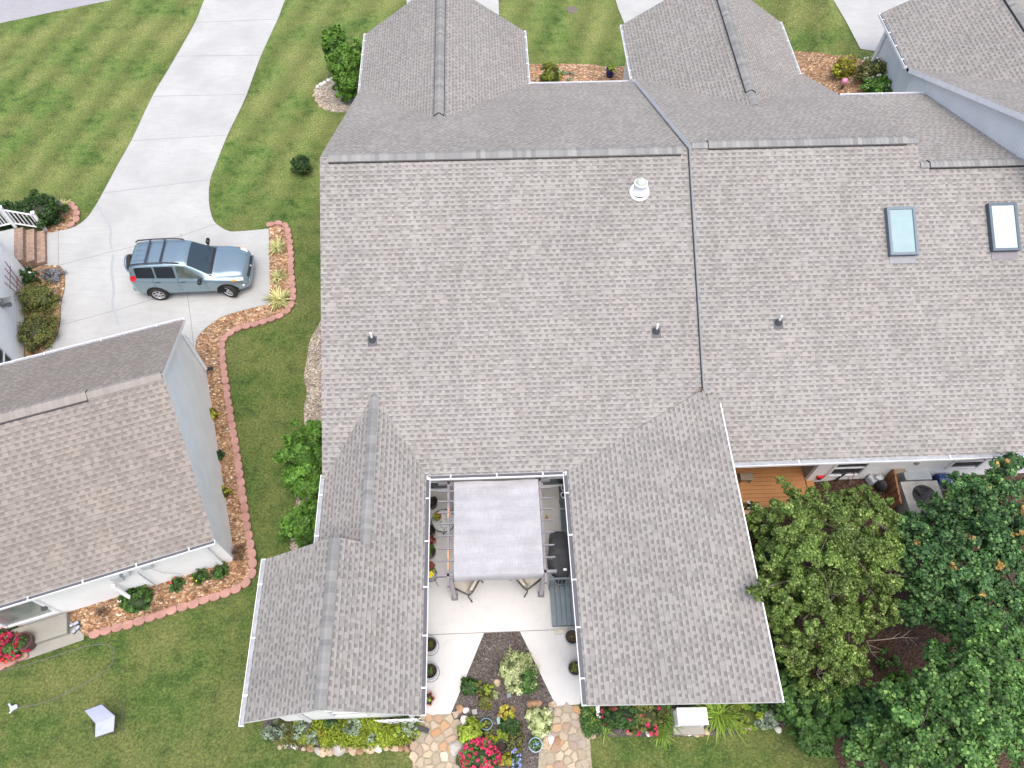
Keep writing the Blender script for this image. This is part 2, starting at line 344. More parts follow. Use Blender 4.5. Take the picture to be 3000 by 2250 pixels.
# ================= GROUND =================
mb = MB(); nx = len(XS)
mb.add([(x, y, gz(x, y)) for y in YS for x in XS], [(j * nx + i, j * nx + i + 1, (j + 1) * nx + i + 1, (j + 1) * nx + i) for j in range(len(YS) - 1) for i in range(nx - 1)])
struct('lawn', mb, GRASS)
sheet('road', [[A(-600, 250), A(0, 68), A(200, 26), A(330, 0), A(700, -120), A(700, -420), A(-600, -200)]], ASPH, .006)
Lh = dict(O=np.array([-10.12, 14.92]), U=np.array([-.959, -.284]), V=np.array([.284, -.959]))
def LH(u, v): p = Lh['O'] + u * Lh['U'] + v * Lh['V']; return (float(p[0]), float(p[1]))
Z1 = lambda pts: zl(0, 0, 2.212, pts); Z4 = lambda pts: zl(0, 600, 2.212, pts); Z6 = lambda pts: zl(0, 1500, 2.212, pts)
left_edge = smooth_poly([A(*p) for p in [(640, -90)] + Z1([(1325, 0), (1265, 150), (1100, 440), (990, 625), (860, 900), (760, 1080), (680, 1230), (625, 1330), (560, 1420), (480, 1475), (380, 1500)])], 4)
w_edge = [A(*p) for p in Z1([(290, 1520)])] + smooth_poly([A(*p) for p in Z4([(285, 398), (380, 397), (415, 430), (425, 480), (420, 560), (400, 640), (395, 760), (370, 860), (320, 920), (260, 975), (150, 1060)])], 4)
right_edge = smooth_poly([A(*p) for p in [(880, -90)] + Z1([(1850, 0), (1800, 130), (1690, 370), (1590, 640), (1480, 870), (1400, 1070), (1365, 1165), (1355, 1270), (1365, 1370), (1395, 1445), (1470, 1495), (1540, 1503), (1743, 1485)])], 4)
se = smooth_poly([A(*p) for p in Z4([(1750, 520), (1748, 640), (1720, 652), (1600, 680), (1450, 725), (1350, 790), (1290, 850), (1270, 910), (1272, 1000)])], 4)
se = [A(*Z4([(1743, 158)])[0])] + se
DRV = left_edge + w_edge + [LH(6.3, .8), LH(.3, .8)] + se[:0:-1] + right_edge[::-1]
def strip_mesh(lines, wd, z):
    m = MB()
    for ln in lines:
        for a, b in zip(ln[:-1], ln[1:]):
            a = Vector(a).to_2d(); b = Vector(b).to_2d(); d = (b - a).normalized(); n = Vector((-d.y, d.x)) * wd / 2
            m.add([(*(a - n), gz(*a) + z), (*(b - n), gz(*b) + z), (*(b + n), gz(*b) + z), (*(a + n), gz(*a) + z)], [(0, 1, 2, 3)])
    return m
sheet('driveway', [DRV], CONC, .03)
jl = [Z1([(1265, 150), (1795, 128)]), Z1([(1140, 368), (1690, 362)]), Z1([(988, 628), (1590, 616)]), Z1([(840, 916), (1478, 878)]), Z1([(665, 1255), (1362, 1168)]),
      Z4([(380, 397), (700, 313), (1180, 203), (1400, 128)]), Z4([(395, 782), (780, 680), (960, 625), (1150, 575), (1225, 560)]), Z4([(1175, 190), (1180, 300), (1213, 560), (1240, 760), (1262, 960)]), Z4([(380, 175), (380, 397)])]
struct('driveway_joints', strip_mesh([[A(*p) for p in l] for l in jl], .022, .0345), JOINT)
crk = [Z1([(635, 1330), (670, 1400), (700, 1450), (722, 1500), (715, 1560), (727, 1620)]), Z4([(736, 330), (735, 345), (725, 430), (740, 560), (730, 640), (745, 700), (770, 780)])]
struct('driveway_stain', strip_mesh([smooth_poly([A(*p) for p in l], 4) for l in crk], .09, .038), M('damp_stain', (.30, .32, .33), .9, .15, 30))
# other driveways to the north
sheet('garage_driveway', [[A(p[0], p[1]) for p in [(1195, 60), (1180, -150), (1455, -150), (1462, 45), (1460, 60)]],
                          [A(p[0], p[1]) for p in [(1803, -150), (1800, -10), (1812, 30), (1850, 120), (2170, 120), (2140, 0), (2110, -150)]]], CONC, .03)
sheet('hill_driveway', [gp([(2400, -100), (2440, 0), (2480, 68), (2520, 145), (2700, 175), (2760, 60), (2700, -100)])], CONC, .03)
# beds
bed_north = [G(*p)[:2] for p in zl(900, 0, 2.212, [(1400, 412), (1500, 420), (1660, 415), (1850, 420), (1960, 438), (2060, 430), (2130, 420), (2130, 640), (1400, 640)])]
sheet('bark_bed_garage', [bed_north], BARK, .02)
sheet('gravel_island', [smooth_poly([A(*p) for p in zl(900, 0, 2.212, [(165, 500), (105, 530), (60, 560), (45, 600), (60, 660), (120, 715), (230, 730), (420, 700), (420, 520), (260, 490)])], 4, True)], GRAVEL, .02)
sheet('mulch_bed_hill', [gp([(2320, 150), (2400, 155), (2440, 163), (2520, 175), (2640, 200), (2760, 300), (2500, 300), (2300, 290)])], BARK, .02)
bedW = smooth_poly([A(*p) for p in Z4([(285, 395), (380, 400), (413, 432), (423, 480), (418, 560), (398, 640), (393, 760), (368, 860), (318, 920), (250, 985), (150, 1070)])], 3) + [LH(6.3, -1.8), LH(6.3, -6.5)]
sheet('bark_bed_house_left', [bedW], BARK, .045)
sheet('bark_bed_porch', [smooth_poly([A(*p) for p in Z1([(300, 1520), (260, 1350), (330, 1310), (420, 1300), (470, 1330), (500, 1380), (495, 1440), (440, 1480), (370, 1505)])], 3, True)], BARK, .02)
# long bark strip with scalloped edging between the left house and the lawn
EDGE = Z4([(1755, 138), (1800, 128), (1850, 145), (1868, 200), (1878, 270), (1885, 350), (1885, 430), (1893, 520), (1898, 600), (1880, 665), (1840, 708), (1760, 745), (1660, 775), (1560, 800), (1480, 845), (1440, 900), (1442, 980), (1450, 1080), (1462, 1160), (1475, 1260), (1490, 1340), (1500, 1420), (1515, 1500), (1530, 1600)]) + \
       Z6([(1590, 20), (1605, 130), (1625, 230), (1638, 330), (1635, 400), (1600, 455), (1540, 495), (1440, 535), (1350, 562), (1260, 595), (1160, 622), (1060, 660), (960, 690), (860, 722), (760, 750), (660, 778), (580, 805)])
edge_w = smooth_poly([A(*p) for p in EDGE], 6)
inner = [A(*Z4([(1745, 158)])[0])] + se[1:] + [LH(0.2, .8), LH(.2, 7.6), LH(5.25, 7.6), A(*Z6([(552, 800)])[0])]
sheet('bark_bed_edged', [edge_w + inner[::-1]], BARK, .02)
sheet('gravel_strip', [smooth_poly([A(*p) for p in Z4([(2100, 700), (2060, 790), (2010, 880), (1990, 1000), (1970, 1120), (1990, 1220), (1970, 1320), (1975, 1440)]) + zl(700, 900, 2.212, [(440, 780), (400, 980), (400, 1160), (370, 1260), (340, 1500), (330, 1560)])], 3) + [(-5.6, 6.9), (-4.7, 6.9), (-4.7, 15.5)]], GRAVEL, .02)
# scalloped edging blocks, one thing each
EDGEM = M('pink_concrete_block', (.36, .20, .165), .9, .18, 3, .5, 60)
def path_pts(poly, step):
    out = []; acc = 0; P_ = [Vector(p).to_2d() for p in poly]; need = 0
    for a, b in zip(P_[:-1], P_[1:]):
        l = (b - a).length; d = (b - a) / max(l, 1e-6); s = need
        while s <= l: out.append((a + d * s, atan2(d.y, d.x))); s += step
        need = s - l
    return out
def block_mesh():
    m = MB(); n = 14; pts = []
    for k in range(n + 1):
        a = pi * k / n; pts.append((.155 * cos(a), .05 + .10 * sin(a)))
    pts += [(-.155, -.05), (-.10, -.085), (.10, -.085), (.155, -.05)]
    m.prism(pts, 0, .075); q = [(x * .9, y * .9) for x, y in pts]; n_ = len(pts)
    return m
blk = block_mesh()
bme = None
def edging(poly, flip, lab, grp, step=.315, z=.02):
    global bme
    for i, (p, a) in enumerate(path_pts(poly, step)):
        m = bme or blk.mesh('edging_block', EDGEM); bme = m
        o = bpy.data.objects.new('edging_block', m); sc.collection.objects.link(o); o.location = (p.x, p.y, gz(p.x, p.y) + z + .02 * random.random())
        o.rotation_euler = (random.uniform(-.04, .04), random.uniform(-.04, .04), a + (0 if flip else pi) + random.uniform(-.07, .07)); o.scale = (1, random.uniform(.93, 1.05), 1)
        tag(o, lab(p, i) if callable(lab) else lab, 'edging block', grp)
def nth(i): i += 1; return f"{i}{'th' if 10 < i % 100 < 14 else {1: 'st', 2: 'nd', 3: 'rd'}.get(i % 10, 'th')}"
def blab(p, i): return f'scalloped pink block, {nth(i)} along the edging counted from the yucca end by the driveway'
edging(edge_w, True, blab, 'edging blocks along the long bark bed')
edging(smooth_poly([A(*p) for p in Z1([(465, 1335), (492, 1365), (500, 1410), (490, 1440), (440, 1480)])], 3), True, lambda p, i: f'scalloped pink block, {nth(i)} from the top of the small bed by the porch', 'edging blocks by the porch bed')
edging(smooth_poly([A(*p) for p in Z6([(155, 945), (90, 975), (20, 1005), (-40, 1030)])], 3), False, lambda p, i: f'scalloped pink block at the patio flower bed, {nth(i)} from the patio slab', 'edging blocks by the patio flower bed')
sheet('bark_bed_patio', [[A(*p) for p in Z6([(158, 700), (158, 950), (20, 1010), (-80, 1040), (-80, 700)])]], BARK, .02)
sheet('patio_slab', [[LH(5.25, 7.6), A(*Z6([(548, 800)])[0]), A(*Z6([(545, 830)])[0]), A(*Z6([(165, 962)])[0]), LH(7.35, 7.6)]], CONC_O, .035)
# courtyard concrete and garden
cyl, cyr = -2.36, 2.42
ZC = lambda pts: zl(1200, 1350, 4.254, pts); ZD = lambda pts: zl(1200, 1600, 4.254, pts); ZE = lambda pts: zl(1200, 1860, 4.254, pts)
jy = A(1470, 1852)[1]
tl, tr = A(1419, 1853), A(1523, 1850)
bl, brr = A(*ZE([(515, 985)])[0]), A(*ZE([(1825, 890)])[0])
sheet('courtyard_patio', [[(cyl, 9.4), (cyr, 9.4), (cyr, jy), (cyl, jy)]], CONC_P, .03)
sheet('courtyard_walk', [[(cyl, jy), tl, bl, (-2.36, bl[1] - .02)], [tr, (cyr, jy), (cyr, brr[1] + .03), brr]], CONC_P, .026)
struct('patio_joint', strip_mesh([[(cyl, jy), (cyr, jy)]], .02, .034), JOINT)
GARD = [tl, tr, brr] + gp(ZE([(1760, 1000), (1740, 1200), (1640, 1300), (1610, 1500), (1600, 1700), (1600, 1900), (620, 1900), (600, 1700), (560, 1500), (600, 1300), (590, 1100)])) + [bl]
sheet('garden_bed', [GARD], BARK_D, .018)
sheet('flagstone_bed', [[bl, (-2.36, bl[1]), A(1222, 2105), A(1205, 2160), A(1210, 2260), A(1225, 2400), A(1800, 2400), A(1735, 2270), A(1728, 2160), A(1700, 2070), (cyr, brr[1]), brr]], M('joint_sand', (.30, .26, .19), .95, .25, 12, .5, 60), .008)
# flagstones: irregular cut pieces in one path
def voronoi(sites, bounds):
    out = []
    for i, s in enumerate(sites):
        poly = [Vector(b) for b in bounds(s)]
        for j, q in enumerate(sites):
            if i == j or abs(s[0] - q[0]) > 1.3 or abs(s[1] - q[1]) > 1.3: continue
            mid = Vector(((s[0] + q[0]) / 2, (s[1] + q[1]) / 2)); n = Vector((q[0] - s[0], q[1] - s[1])); new = []
            for k in range(len(poly)):
                a, b = poly[k], poly[(k + 1) % len(poly)]; da = (a - mid).dot(n); db = (b - mid).dot(n)
                if da <= 0: new.append(a)
                if da * db < 0: new.append(a + (b - a) * (da / (da - db)))
            poly = new
            if len(poly) < 3: break
        if len(poly) >= 3: out.append((s, poly))
    return out
def inside(p, poly):
    c = False
    for i in range(len(poly)):
        a, b = poly[i], poly[i - 1]
        if (a[1] > p[1]) != (b[1] > p[1]) and p[0] < (b[0] - a[0]) * (p[1] - a[1]) / (b[1] - a[1]) + a[0]: c = not c
    return c
STONE = None
def stonemat():
    m, t, b, N, L = newmat('flagstone'); g = N.new('ShaderNodeNewGeometry'); p = g.outputs['Position']
    c = ramp(t, g.outputs['Random Per Island'], [(0., (.36, .30, .22)), (.2, (.28, .24, .18)), (.38, (.43, .36, .26)), (.50, (.40, .22, .10)), (.56, (.30, .26, .22)), (.75, (.45, .36, .25)), (.86, (.26, .23, .2)), (.93, (.33, .20, .13)), (1., (.54, .47, .37))])
    c = mixc(t, ramp(t, noise(t, p, 7., 5, .7), [(.45, 0.), (.75, .55)]), c, (.28, .22, .15)); c = mixc(t, 1., c, ramp(t, noise(t, p, 60., 3), [(.25, .8), (.75, 1.2)]), 'MULTIPLY')
    L.new(c, b.inputs['Base Color']); b.inputs['Roughness'].default_value = .85; bump(t, b, noise(t, p, 14., 5, .7), .5, .03); return m
STONE = stonemat()
def flag(name, area, hole, sp, seed):
    r_ = random.Random(seed); xs = [p[0] for p in area]; ys = [p[1] for p in area]; sites = []
    for _ in range(9000):
        s = (r_.uniform(min(xs) - .5, max(xs) + .5), r_.uniform(min(ys) - .5, max(ys) + .5))
        if all((s[0] - q[0]) ** 2 + (s[1] - q[1]) ** 2 > (sp * r_.choice((.75, 1., 1.25))) ** 2 for q in sites): sites.append(s)
    m = MB()
    for s, poly in voronoi(sites, lambda s: [(s[0] - .45, s[1] - .45), (s[0] + .45, s[1] - .45), (s[0] + .45, s[1] + .45), (s[0] - .45, s[1] + .45)]):
        c = sum(poly, Vector((0, 0))) / len(poly); q = []
        if not inside(c, area): continue
        n = len(poly)
        for i in range(n):
            a, b = poly[i], poly[(i + 1) % n]
            for t in (.12, .5, .88):
                e = a.lerp(b, t); k = 1 - .016 / max(.05, (e - c).length) - r_.uniform(0, .05); q.append(c + (e - c) * k)
        zt = .03 + r_.uniform(0, .012); k = len(q); ctr = c
        vs = [(p.x, p.y, .004) for p in q] + [(p.x, p.y, zt - .008) for p in q] + [(ctr.x + (p.x - ctr.x) * .93, ctr.y + (p.y - ctr.y) * .93, zt) for p in q]
        fs = [(i, (i + 1) % k, k + (i + 1) % k, k + i) for i in range(k)] + [(k + i, k + (i + 1) % k, 2 * k + (i + 1) % k, 2 * k + i) for i in range(k)] + [tuple(range(2 * k, 3 * k))]
        m.add(vs, fs)
    return m
AL = [bl, (-2.36, bl[1] - .02), A(1225, 2112), A(1208, 2170), A(1212, 2270), A(1225, 2390), A(1350, 2390), A(1345, 2250), A(1332, 2200), A(1341, 2140), A(1335, 2080)]
AR = [brr, (cyr, brr[1] - .02), A(1708, 2090), A(1722, 2170), A(1728, 2260), A(1745, 2390), A(1600, 2390), A(1590, 2250), A(1590, 2190), A(1600, 2150), A(1612, 2100)]
struct('flagstone_path', flag('f', AL, None, .20, 3), STONE)
struct('flagstone_path', flag('f', AR, None, .20, 5), STONE)
# south beds and the wooded corner
sheet('south_bed_left', [smooth_poly([A(*p) for p in [(775, 2085), (770, 2130), (790, 2165), (830, 2190), (930, 2205), (1080, 2200), (1200, 2190), (1220, 2150)]], 3) + [(-2.3, 2.95), (-6.0, 2.95)]], BARK_D, .012)
sheet('south_bed_right', [gp([(1700, 2060), (1705, 2110), (1722, 2158), (1790, 2158), (1990, 2160), (2150, 2152), (2230, 2130), (2300, 2130), (2320, 2060)]) + [(6.3, 3.1), (2.1, 3.1)]], BARK_D, .012)
sheet('woodland_floor', [gp([(2140, 1340), (2150, 1400), (2230, 1750), (2300, 2040), (2250, 2100), (2330, 2130), (2420, 2160), (2455, 2240), (2490, 2420), (3400, 2400), (3300, 1340)])], BARK_S, .014)
# ================= HOUSES =================
def roof_plane(parent, poly, z0, p0, g, mat=None, thick=.14, name='roof'):
    """poly: xy outline (ccw); surface z = z0 + g.(p-p0)"""
    mat = mat or SH_A; g = Vector(g); zf = lambda x, y: z0 + g.x * (x - p0[0]) + g.y * (y - p0[1])
    n = len(poly); ar = sum(poly[i][0] * poly[(i + 1) % n][1] - poly[(i + 1) % n][0] * poly[i][1] for i in range(n))
    if ar < 0: poly = poly[::-1]
    up = g.normalized(); hd = Vector((-up.y, up.x)); k = sqrt(1 + g.length_squared)
    m = MB(); top = [(x, y, zf(x, y)) for x, y in poly]; bot = [(x, y, zf(x, y) - thick) for x, y in poly]
    e = Vector((p0[0], p0[1]))
    uv = [((Vector(p) - e).dot(hd) + 50, (Vector(p) - e).dot(up) * k + 50.) for p in poly]
    m.add(top, [tuple(range(n))], 0, [uv])
    m.add(bot, [tuple(range(n - 1, -1, -1))], 1)
    for i in range(n):
        j = (i + 1) % n; m.add([top[i], bot[i], bot[j], top[j]], [(0, 1, 2, 3)], 1)
    return part(name, m, [mat, WHITE], parent)
def ridge_cap(parent, p, q, sa, sb, w=.15, lift=.03, vent=True, mat=None, step=.14):
    p, q = Vector(p), Vector(q); d = (q - p); L_ = d.length; d.normalize(); n = Vector((-d.y, d.x, 0)).normalized()
    if vent:
        m = MB()
        for s, sl_ in ((1, sa), (-1, sb)):
            a = n * s * (w + .024); b = n * s * (w - .10)
            za, zb = -sl_ * (w + .024), -sl_ * (w - .10)
            P_ = [p + a + Vector((0, 0, za + .012)), q + a + Vector((0, 0, za + .012)), q + a + Vector((0, 0, za + lift)), p + a + Vector((0, 0, za + lift))]
            Q_ = [p + b + Vector((0, 0, zb + .012)), q + b + Vector((0, 0, zb + .012)), q + b + Vector((0, 0, zb + lift)), p + b + Vector((0, 0, zb + lift))]
            m.add(P_ + Q_, [(0, 1, 2, 3), (7, 6, 5, 4), (3, 2, 6, 7), (0, 3, 7, 4), (1, 5, 6, 2), (0, 4, 5, 1)])
        part('ridge_vent', m, BLACK, parent)
    m = MB(); k = int(L_ / step); prof = [(-1, -1), (-.55, -.5), (-.2, -.14), (0, -.06), (.2, -.14), (.55, -.5), (1, -1)]
    for i in range(k + 1):
        a, b = i * L_ / (k + 1), (i + 1) * L_ / (k + 1) + .02; vs = []
        for t, dz in ((a, .012), (b, .002)):
            for u, zz in prof:
                sl_ = sa if u > 0 else sb
                vs.append(p + d * t + n * u * w + Vector((0, 0, -sl_ * w * abs(zz) + lift + .008 + dz)))
        vs += [v - Vector((0, 0, .012)) for v in vs]; c = 7
        fs = [(j, j + 1, c + j + 1, c + j) for j in range(c - 1)] + [(j, 14 + j, 14 + j + 1, j + 1) for j in range(c - 1)] + [(c + j, c + j + 1, 21 + j + 1, 21 + j) for j in range(c - 1)] + [(0, 7, 21, 14), (6, 20, 27, 13)]
        m.add(vs, fs)
    return part('ridge_cap', m, mat or CAP, parent)
GUT_D = M('gutter_leaf_guard', (.075, .075, .088), .6, .15, 12); GUT_L = M('gutter_trough_grey', (.27, .29, .31), .5, .2, 5)
def gutter(parent, p, q, out, z, straps=1.15, guard=True, wd=.12):
    p, q, out = Vector((*p, z)), Vector((*q, z)), Vector((*out, 0)).normalized(); d = (q - p); L_ = d.length; d.normalize(); a = atan2(d.y, d.x); m = MB()
    mid = (p + q) / 2
    m.box(mid + out * (wd - .007) + Vector((0, 0, -.05)), (L_, .014, .10), a, 0)
    m.box(mid + out * (wd / 2) + Vector((0, 0, -.098)), (L_ - .004, wd - .034, .01), a, 0)
    m.box(mid + out * (wd / 2 - .006) + Vector((0, 0, -.03)), (L_ - .01, wd - .03, .006), a, 1 if guard else 2)
    for e in (p, q): m.box(e + out * (wd / 2) + Vector((0, 0, -.05)), (.02, wd, .104), a, 0)
    k = max(1, int(L_ / straps))
    for i in range(k): m.box(p + d * (L_ * (i + .5) / k) + out * (wd / 2) + Vector((0, 0, .004)), (.035, wd + .01, .008), a, 0)
    return part('gutter', m, [WHITE, GUT_D, GUT_L], parent)
def window(parent, c, wd, ht, nrm, glass=None, frame=None, mull=True, t=.07, label=None):
    nrm = Vector((*nrm, 0)).normalized(); tg = Vector((-nrm.y, nrm.x, 0)); a = atan2(tg.y, tg.x); c = Vector(c); m = MB()
    for s in (-1, 1):
        m.box(c + tg * s * (wd / 2 + t / 2) + nrm * .02, (t, .07, ht + 2 * t), a); m.box(c + Vector((0, 0, s * (ht / 2 + t / 2))) + nrm * .02, (wd - .002, .07, t - .002), a)
    if mull: m.box(c + nrm * .018, (wd - .004, .05, .045), a)
    f = part('window', m, frame or WHITE, parent, label); g = MB(); g.box(c + nrm * .004, (wd - .004, .014, ht - .004), a); part('pane', g, glass or GLASS_D, f); return f
def vblock(name, parent, poly, zb, zt, mat):
    m = MB(); m.prism(poly, zb, zt); return part(name, m, mat, parent)
def block(parent, x0, x1, y0, y1, zb, ze, zr, axis, mat, name='wall', r=None):
    m = MB()
    if axis == 'x':
        r = r or (y0 + y1) / 2; m.prism([(x0, y0), (x1, y0), (x1, r), (x0, r)], zb, [ze, ze, zr, zr]); m.prism([(x0, r), (x1, r), (x1, y1), (x0, y1)], zb, [zr, zr, ze, ze])
    else:
        r = r or (x0 + x1) / 2; m.prism([(x0, y0), (r, y0), (r, y1), (x0, y1)], zb, [ze, zr, zr, ze]); m.prism([(r, y0), (x1, y0), (x1, y1), (r, y1)], zb, [zr, ze, ze, zr])
    return part(name, m, mat, parent)
def downspout(parent, p, z0, z1, nrm, kick=.35, mat=None, tip=None):
    nrm = Vector((*nrm, 0)).normalized(); a = atan2(nrm.y, nrm.x); m = MB(); p = Vector((*p, 0)) + nrm * .05
    m.box(p + Vector((0, 0, (z0 + z1) / 2)), (.075, .09, z1 - z0), a)
    d = part('downspout', m, mat or WHITE, parent)
    if kick:
        m = MB(); m.box(p + nrm * kick / 2 + Vector((0, 0, z0 + .0)), (kick, .10, .08), a, ry=.12); part('outlet', m, tip or BLACK, d)
    return d
P1 = .4735
# ---- house A: the middle one with the courtyard
ha = thing('courtyard_house', 'grey shingled single-storey house in the middle, wrapped round a pergola courtyard', 'house', (0, 17.7, 0))
ZR = 2.733 + P1 * 8.72
block(ha, -4.75, 6.12, 9.31, 26.1, -.3, 2.733 - .14 + P1 * .34 - .02, ZR - .2, 'x', SIDE_C)
roof_plane(ha, [(-5.02, 8.97), (6.16, 8.97), (6.16, 17.69), (-5.02, 17.69)], 2.733, (0, 8.97), (0, P1))
roof_plane(ha, [(-5.02, 17.694), (6.16, 17.694), (6.16, 26.41), (-5.02, 26.41)], ZR, (0, 17.69), (0, -P1))
ridge_cap(ha, (-4.75, 17.69, ZR), (5.95, 17.69, ZR), P1, P1, .17, .05)
m = MB()   # shingles closing the ends of the ridge
block(ha, -6.0, -2.36, 2.9, 6.4, -.3, 2.733 + .72 * .34 - .16, 4.29 - .2, 'y', SIDE_W, r=-4.18)
block(ha, -4.66, -2.37, 6.41, 9.3, -.3, 2.8, 3.55, 'y', SIDE_W, r=-3.49)
WZ = 2.733
roof_plane(ha, [(-6.34, 2.57), (-4.18, 2.57), (-4.18, 6.66), (-6.34, 6.66)], WZ, (-6.34, 0), (.72, 0))
roof_plane(ha, [(-4.176, 2.57), (-2.02, 2.57), (-2.02, 8.95), (-3.48, 11.35), (-3.50, 6.66), (-4.176, 6.66)], WZ + .004, (-2.02, 0), (-.72, 0))
roof_plane(ha, [(-4.96, 6.50), (-3.492, 6.50), (-3.492, 11.4), (-4.96, 8.98)], WZ - .004, (-4.96, 0), (.72, 0))
ridge_cap(ha, (-4.18, 2.60, 4.288), (-4.18, 6.62, 4.288), .72, .72, .135, .008, False)
ridge_cap(ha, (-3.49, 6.62, 3.786), (-3.49, 11.22, 3.786), .72, .72, .135, .008, False)
# mono-pitch east wing
mE = .262; E0 = 2.733
vblock('wall', ha, [(2.42, 2.98), (6.2, 2.98), (6.2, 9.3), (2.42, 9.3)], -.3, [E0 - .06, E0 + mE * 4.1 - .17, E0 + mE * 4.1 - .17, E0 - .06], SIDE_W)
roof_plane(ha, [(2.07, 2.64), (6.52, 2.38), (6.54, 10.42), (6.15, 10.93), (2.07, 8.98)], E0, (2.07, 0), (mE, 0), thick=.16)
m = MB(); m.box((6.563, 6.4, E0 + mE * 4.46 - .08), (.03, 8.06, .16)); part('fascia', m, WHITE, ha)
# north garage wing
gx0, gx1, gc, gr = -5.05, 1.82, -1.615, 5.1; gp_ = (gr - 2.733) / 3.435
block(ha, -4.72, 1.5, 20, 29.7, -.3, 2.733 + gp_ * .33 - .16, gr - .2, 'y', SIDE_B, r=gc)
roof_plane(ha, [(gx0, 26.3), (gx0, 30.01), (gc, 30.01), (gc, 21.2)], 2.733, (gx0, 0), (gp_, 0))
roof_plane(ha, [(gc + .003, 21.2), (gc + .003, 30.01), (gx1, 30.01), (gx1, 26.3)], 2.733, (gx1, 0), (-gp_, 0))
ridge_cap(ha, (gc, 21.75, gr), (gc, 30.0, gr), gp_, gp_, .17, .05)
ridge_cap(ha, (gc, 21.35, gr), (gc, 21.72, gr), gp_, gp_, .15, .012, False)
# gutters
gutter(ha, (-2.02, 2.57), (-2.02, 8.90), (1, 0), WZ); gutter(ha, (-1.98, 8.97), (2.03, 8.97), (0, -1), 2.733); gutter(ha, (2.07, 2.64), (2.07, 8.92), (-1, 0), E0)
gutter(ha, (-6.34, 2.50), (-6.34, 6.66), (-1, 0), WZ, guard=False); gutter(ha, (-4.96, 6.66), (-4.96, 9.1), (-1, 0), WZ, guard=False)
gutter(ha, (gx0, 26.1), (gx0, 30.0), (-1, 0), 2.733, .8, guard=False, wd=.1); gutter(ha, (gx1, 26.42), (gx1, 30.0), (1, 0), 2.733, .8, guard=False, wd=.1)
gutter(ha, (1.9, 26.41), (6.1, 26.41), (0, 1), 2.733, 3, guard=False, wd=.1)
downspout(ha, (-5.3, 2.9), .25, 2.5, (-.3, -1), .2); downspout(ha, (-2.5, 2.9), .2, 2.5, (0, -1), 0)
m = MB(); m.bbox((-2.35, 2.6, .14), (.62, .12, .11), -.35); part('drain_boot', m, BLACK, ha)
downspout(ha, (2.62, 2.98), .3, 2.5, (0, -1), .3, tip=WHITE)
downspout(ha, (4.35, 2.98), 1.4, 2.9, (-.3, -1), 0)
# windows on the visible walls
window(ha, (-4.05, 2.9, 1.45), .85, .9, (0, -1))
window(ha, (-1.75, 9.31, 1.55), .75, 1.1, (0, -1), frame=WHITE); window(ha, (1.85, 9.31, 1.55), .8, 1.1, (0, -1), frame=WHITE)
window(ha, (2.42, 4.6, 1.1), 1.2, 1.7, (-1, 0))
# skylight tube, vent pipes (pixel centre -> point on the south slope)
def slope_pt(px, py, z0, y0=8.97, s=P1):
    v = ray(px, py); t = (z0 - s * y0 - H) / (v[2] - s * v[1]); return Vector((v[0] * t, v[1] * t, H + v[2] * t))
def tilt(): return Matrix.Rotation(math.atan(P1), 3, 'X')
c = slope_pt(1873, 562, 2.733); T = tilt()
m = MB(); m.lathe(c, [(.30, -.02), (.30, .035), (.24, .05), (.225, .06)], 32, m=T); m.lathe(c + Vector((0, 0, .02)), [(.24, 0), (.20, .12), (.185, .30), (.2, .31), (.2, .36), (.17, .365), (.17, .34)], 32)
tb = part('light_tube', m, M('tube_white_metal', (.82, .84, .86), .25, .03), ha)
m = MB(); m.lathe(c + Vector((0, 0, .36)), [(.165, 0), (.16, .05), (.13, .10), (.08, .135), (.02, .15), (0, .151)], 32); part('dome', m, M('clear_acrylic_dome', (.42, .48, .40), .08, .1, 8, spec=.9), tb)
VP_W = M('pvc_white', (.8, .8, .8), .4, .04); VP_B = M('rubber_boot', (.05, .055, .065), .5, .1)
def vent(parent, px, py, z0):
    c = slope_pt(px, py, z0); m = MB(); T = tilt(); m.box(c + T @ Vector((0, -.05, .012)), (.27, .30, .014), rx=math.atan(P1)); m.lathe(c, [(.12, 0), (.115, .03), (.055, .11), (.045, .14)], 18)
    b = part('vent_flashing', m, VP_B, parent); m = MB(); m.tube([c, c + Vector((0, 0, .34))], .036, 12); part('vent_pipe', m, VP_W, b)
vent(ha, 1091, 995, 2.733); vent(ha, 1922, 970, 2.733)
# bump-out with metal cabinet on the west side
c = G(932, 1215); m = MB(); m.prism([(-5.4, 11.4), (-4.76, 11.4), (-4.76, 12.7), (-5.4, 12.7)], 0, .9); part('meter_cabinet', m, M('galvanised_lid', (.50, .54, .57), .35, .1, 4), ha)
m = MB(); m.prism([(-5.16, 10.85), (-4.76, 10.85), (-4.76, 12.1), (-5.16, 12.1)], 0, 2.1); part('bump_out', m, SIDE_B, ha)
# ---- house B
hb = thing('attached_house', 'grey shingled house attached on the right, with two skylights on its long slope', 'house', (10, 17.7, 0))
ZB = 7.06; BE = ZB - P1 * 8.72
vblock('wall', hb, [(6.3, 11.6), (13.0, 11.6), (13.0, 17.6), (6.3, 17.6)], -.3, [BE + P1 * 2.63 - .22, BE + P1 * 2.63 - .22, ZB - .3, ZB - .3], SIDE_W)
vblock('wall', hb, [(6.3, 17.61), (13.0, 17.61), (13.0, 26.0), (6.3, 26.0)], -.3, [ZB - .3, ZB - .3, BE - .03, BE - .03], SIDE_W)
vblock('wall', hb, [(9.95, 9.31), (20, 9.31), (20, 11.59), (9.95, 11.59)], -.3, [BE, BE, BE + 1.1, BE + 1.1], SIDE_W)
vblock('wall', hb, [(13.01, 11.6), (16.3, 11.6), (16.3, 22.7), (13.01, 22.7)], -.3, [3.9, 3.9, 4.2, 4.2], SIDE_W)
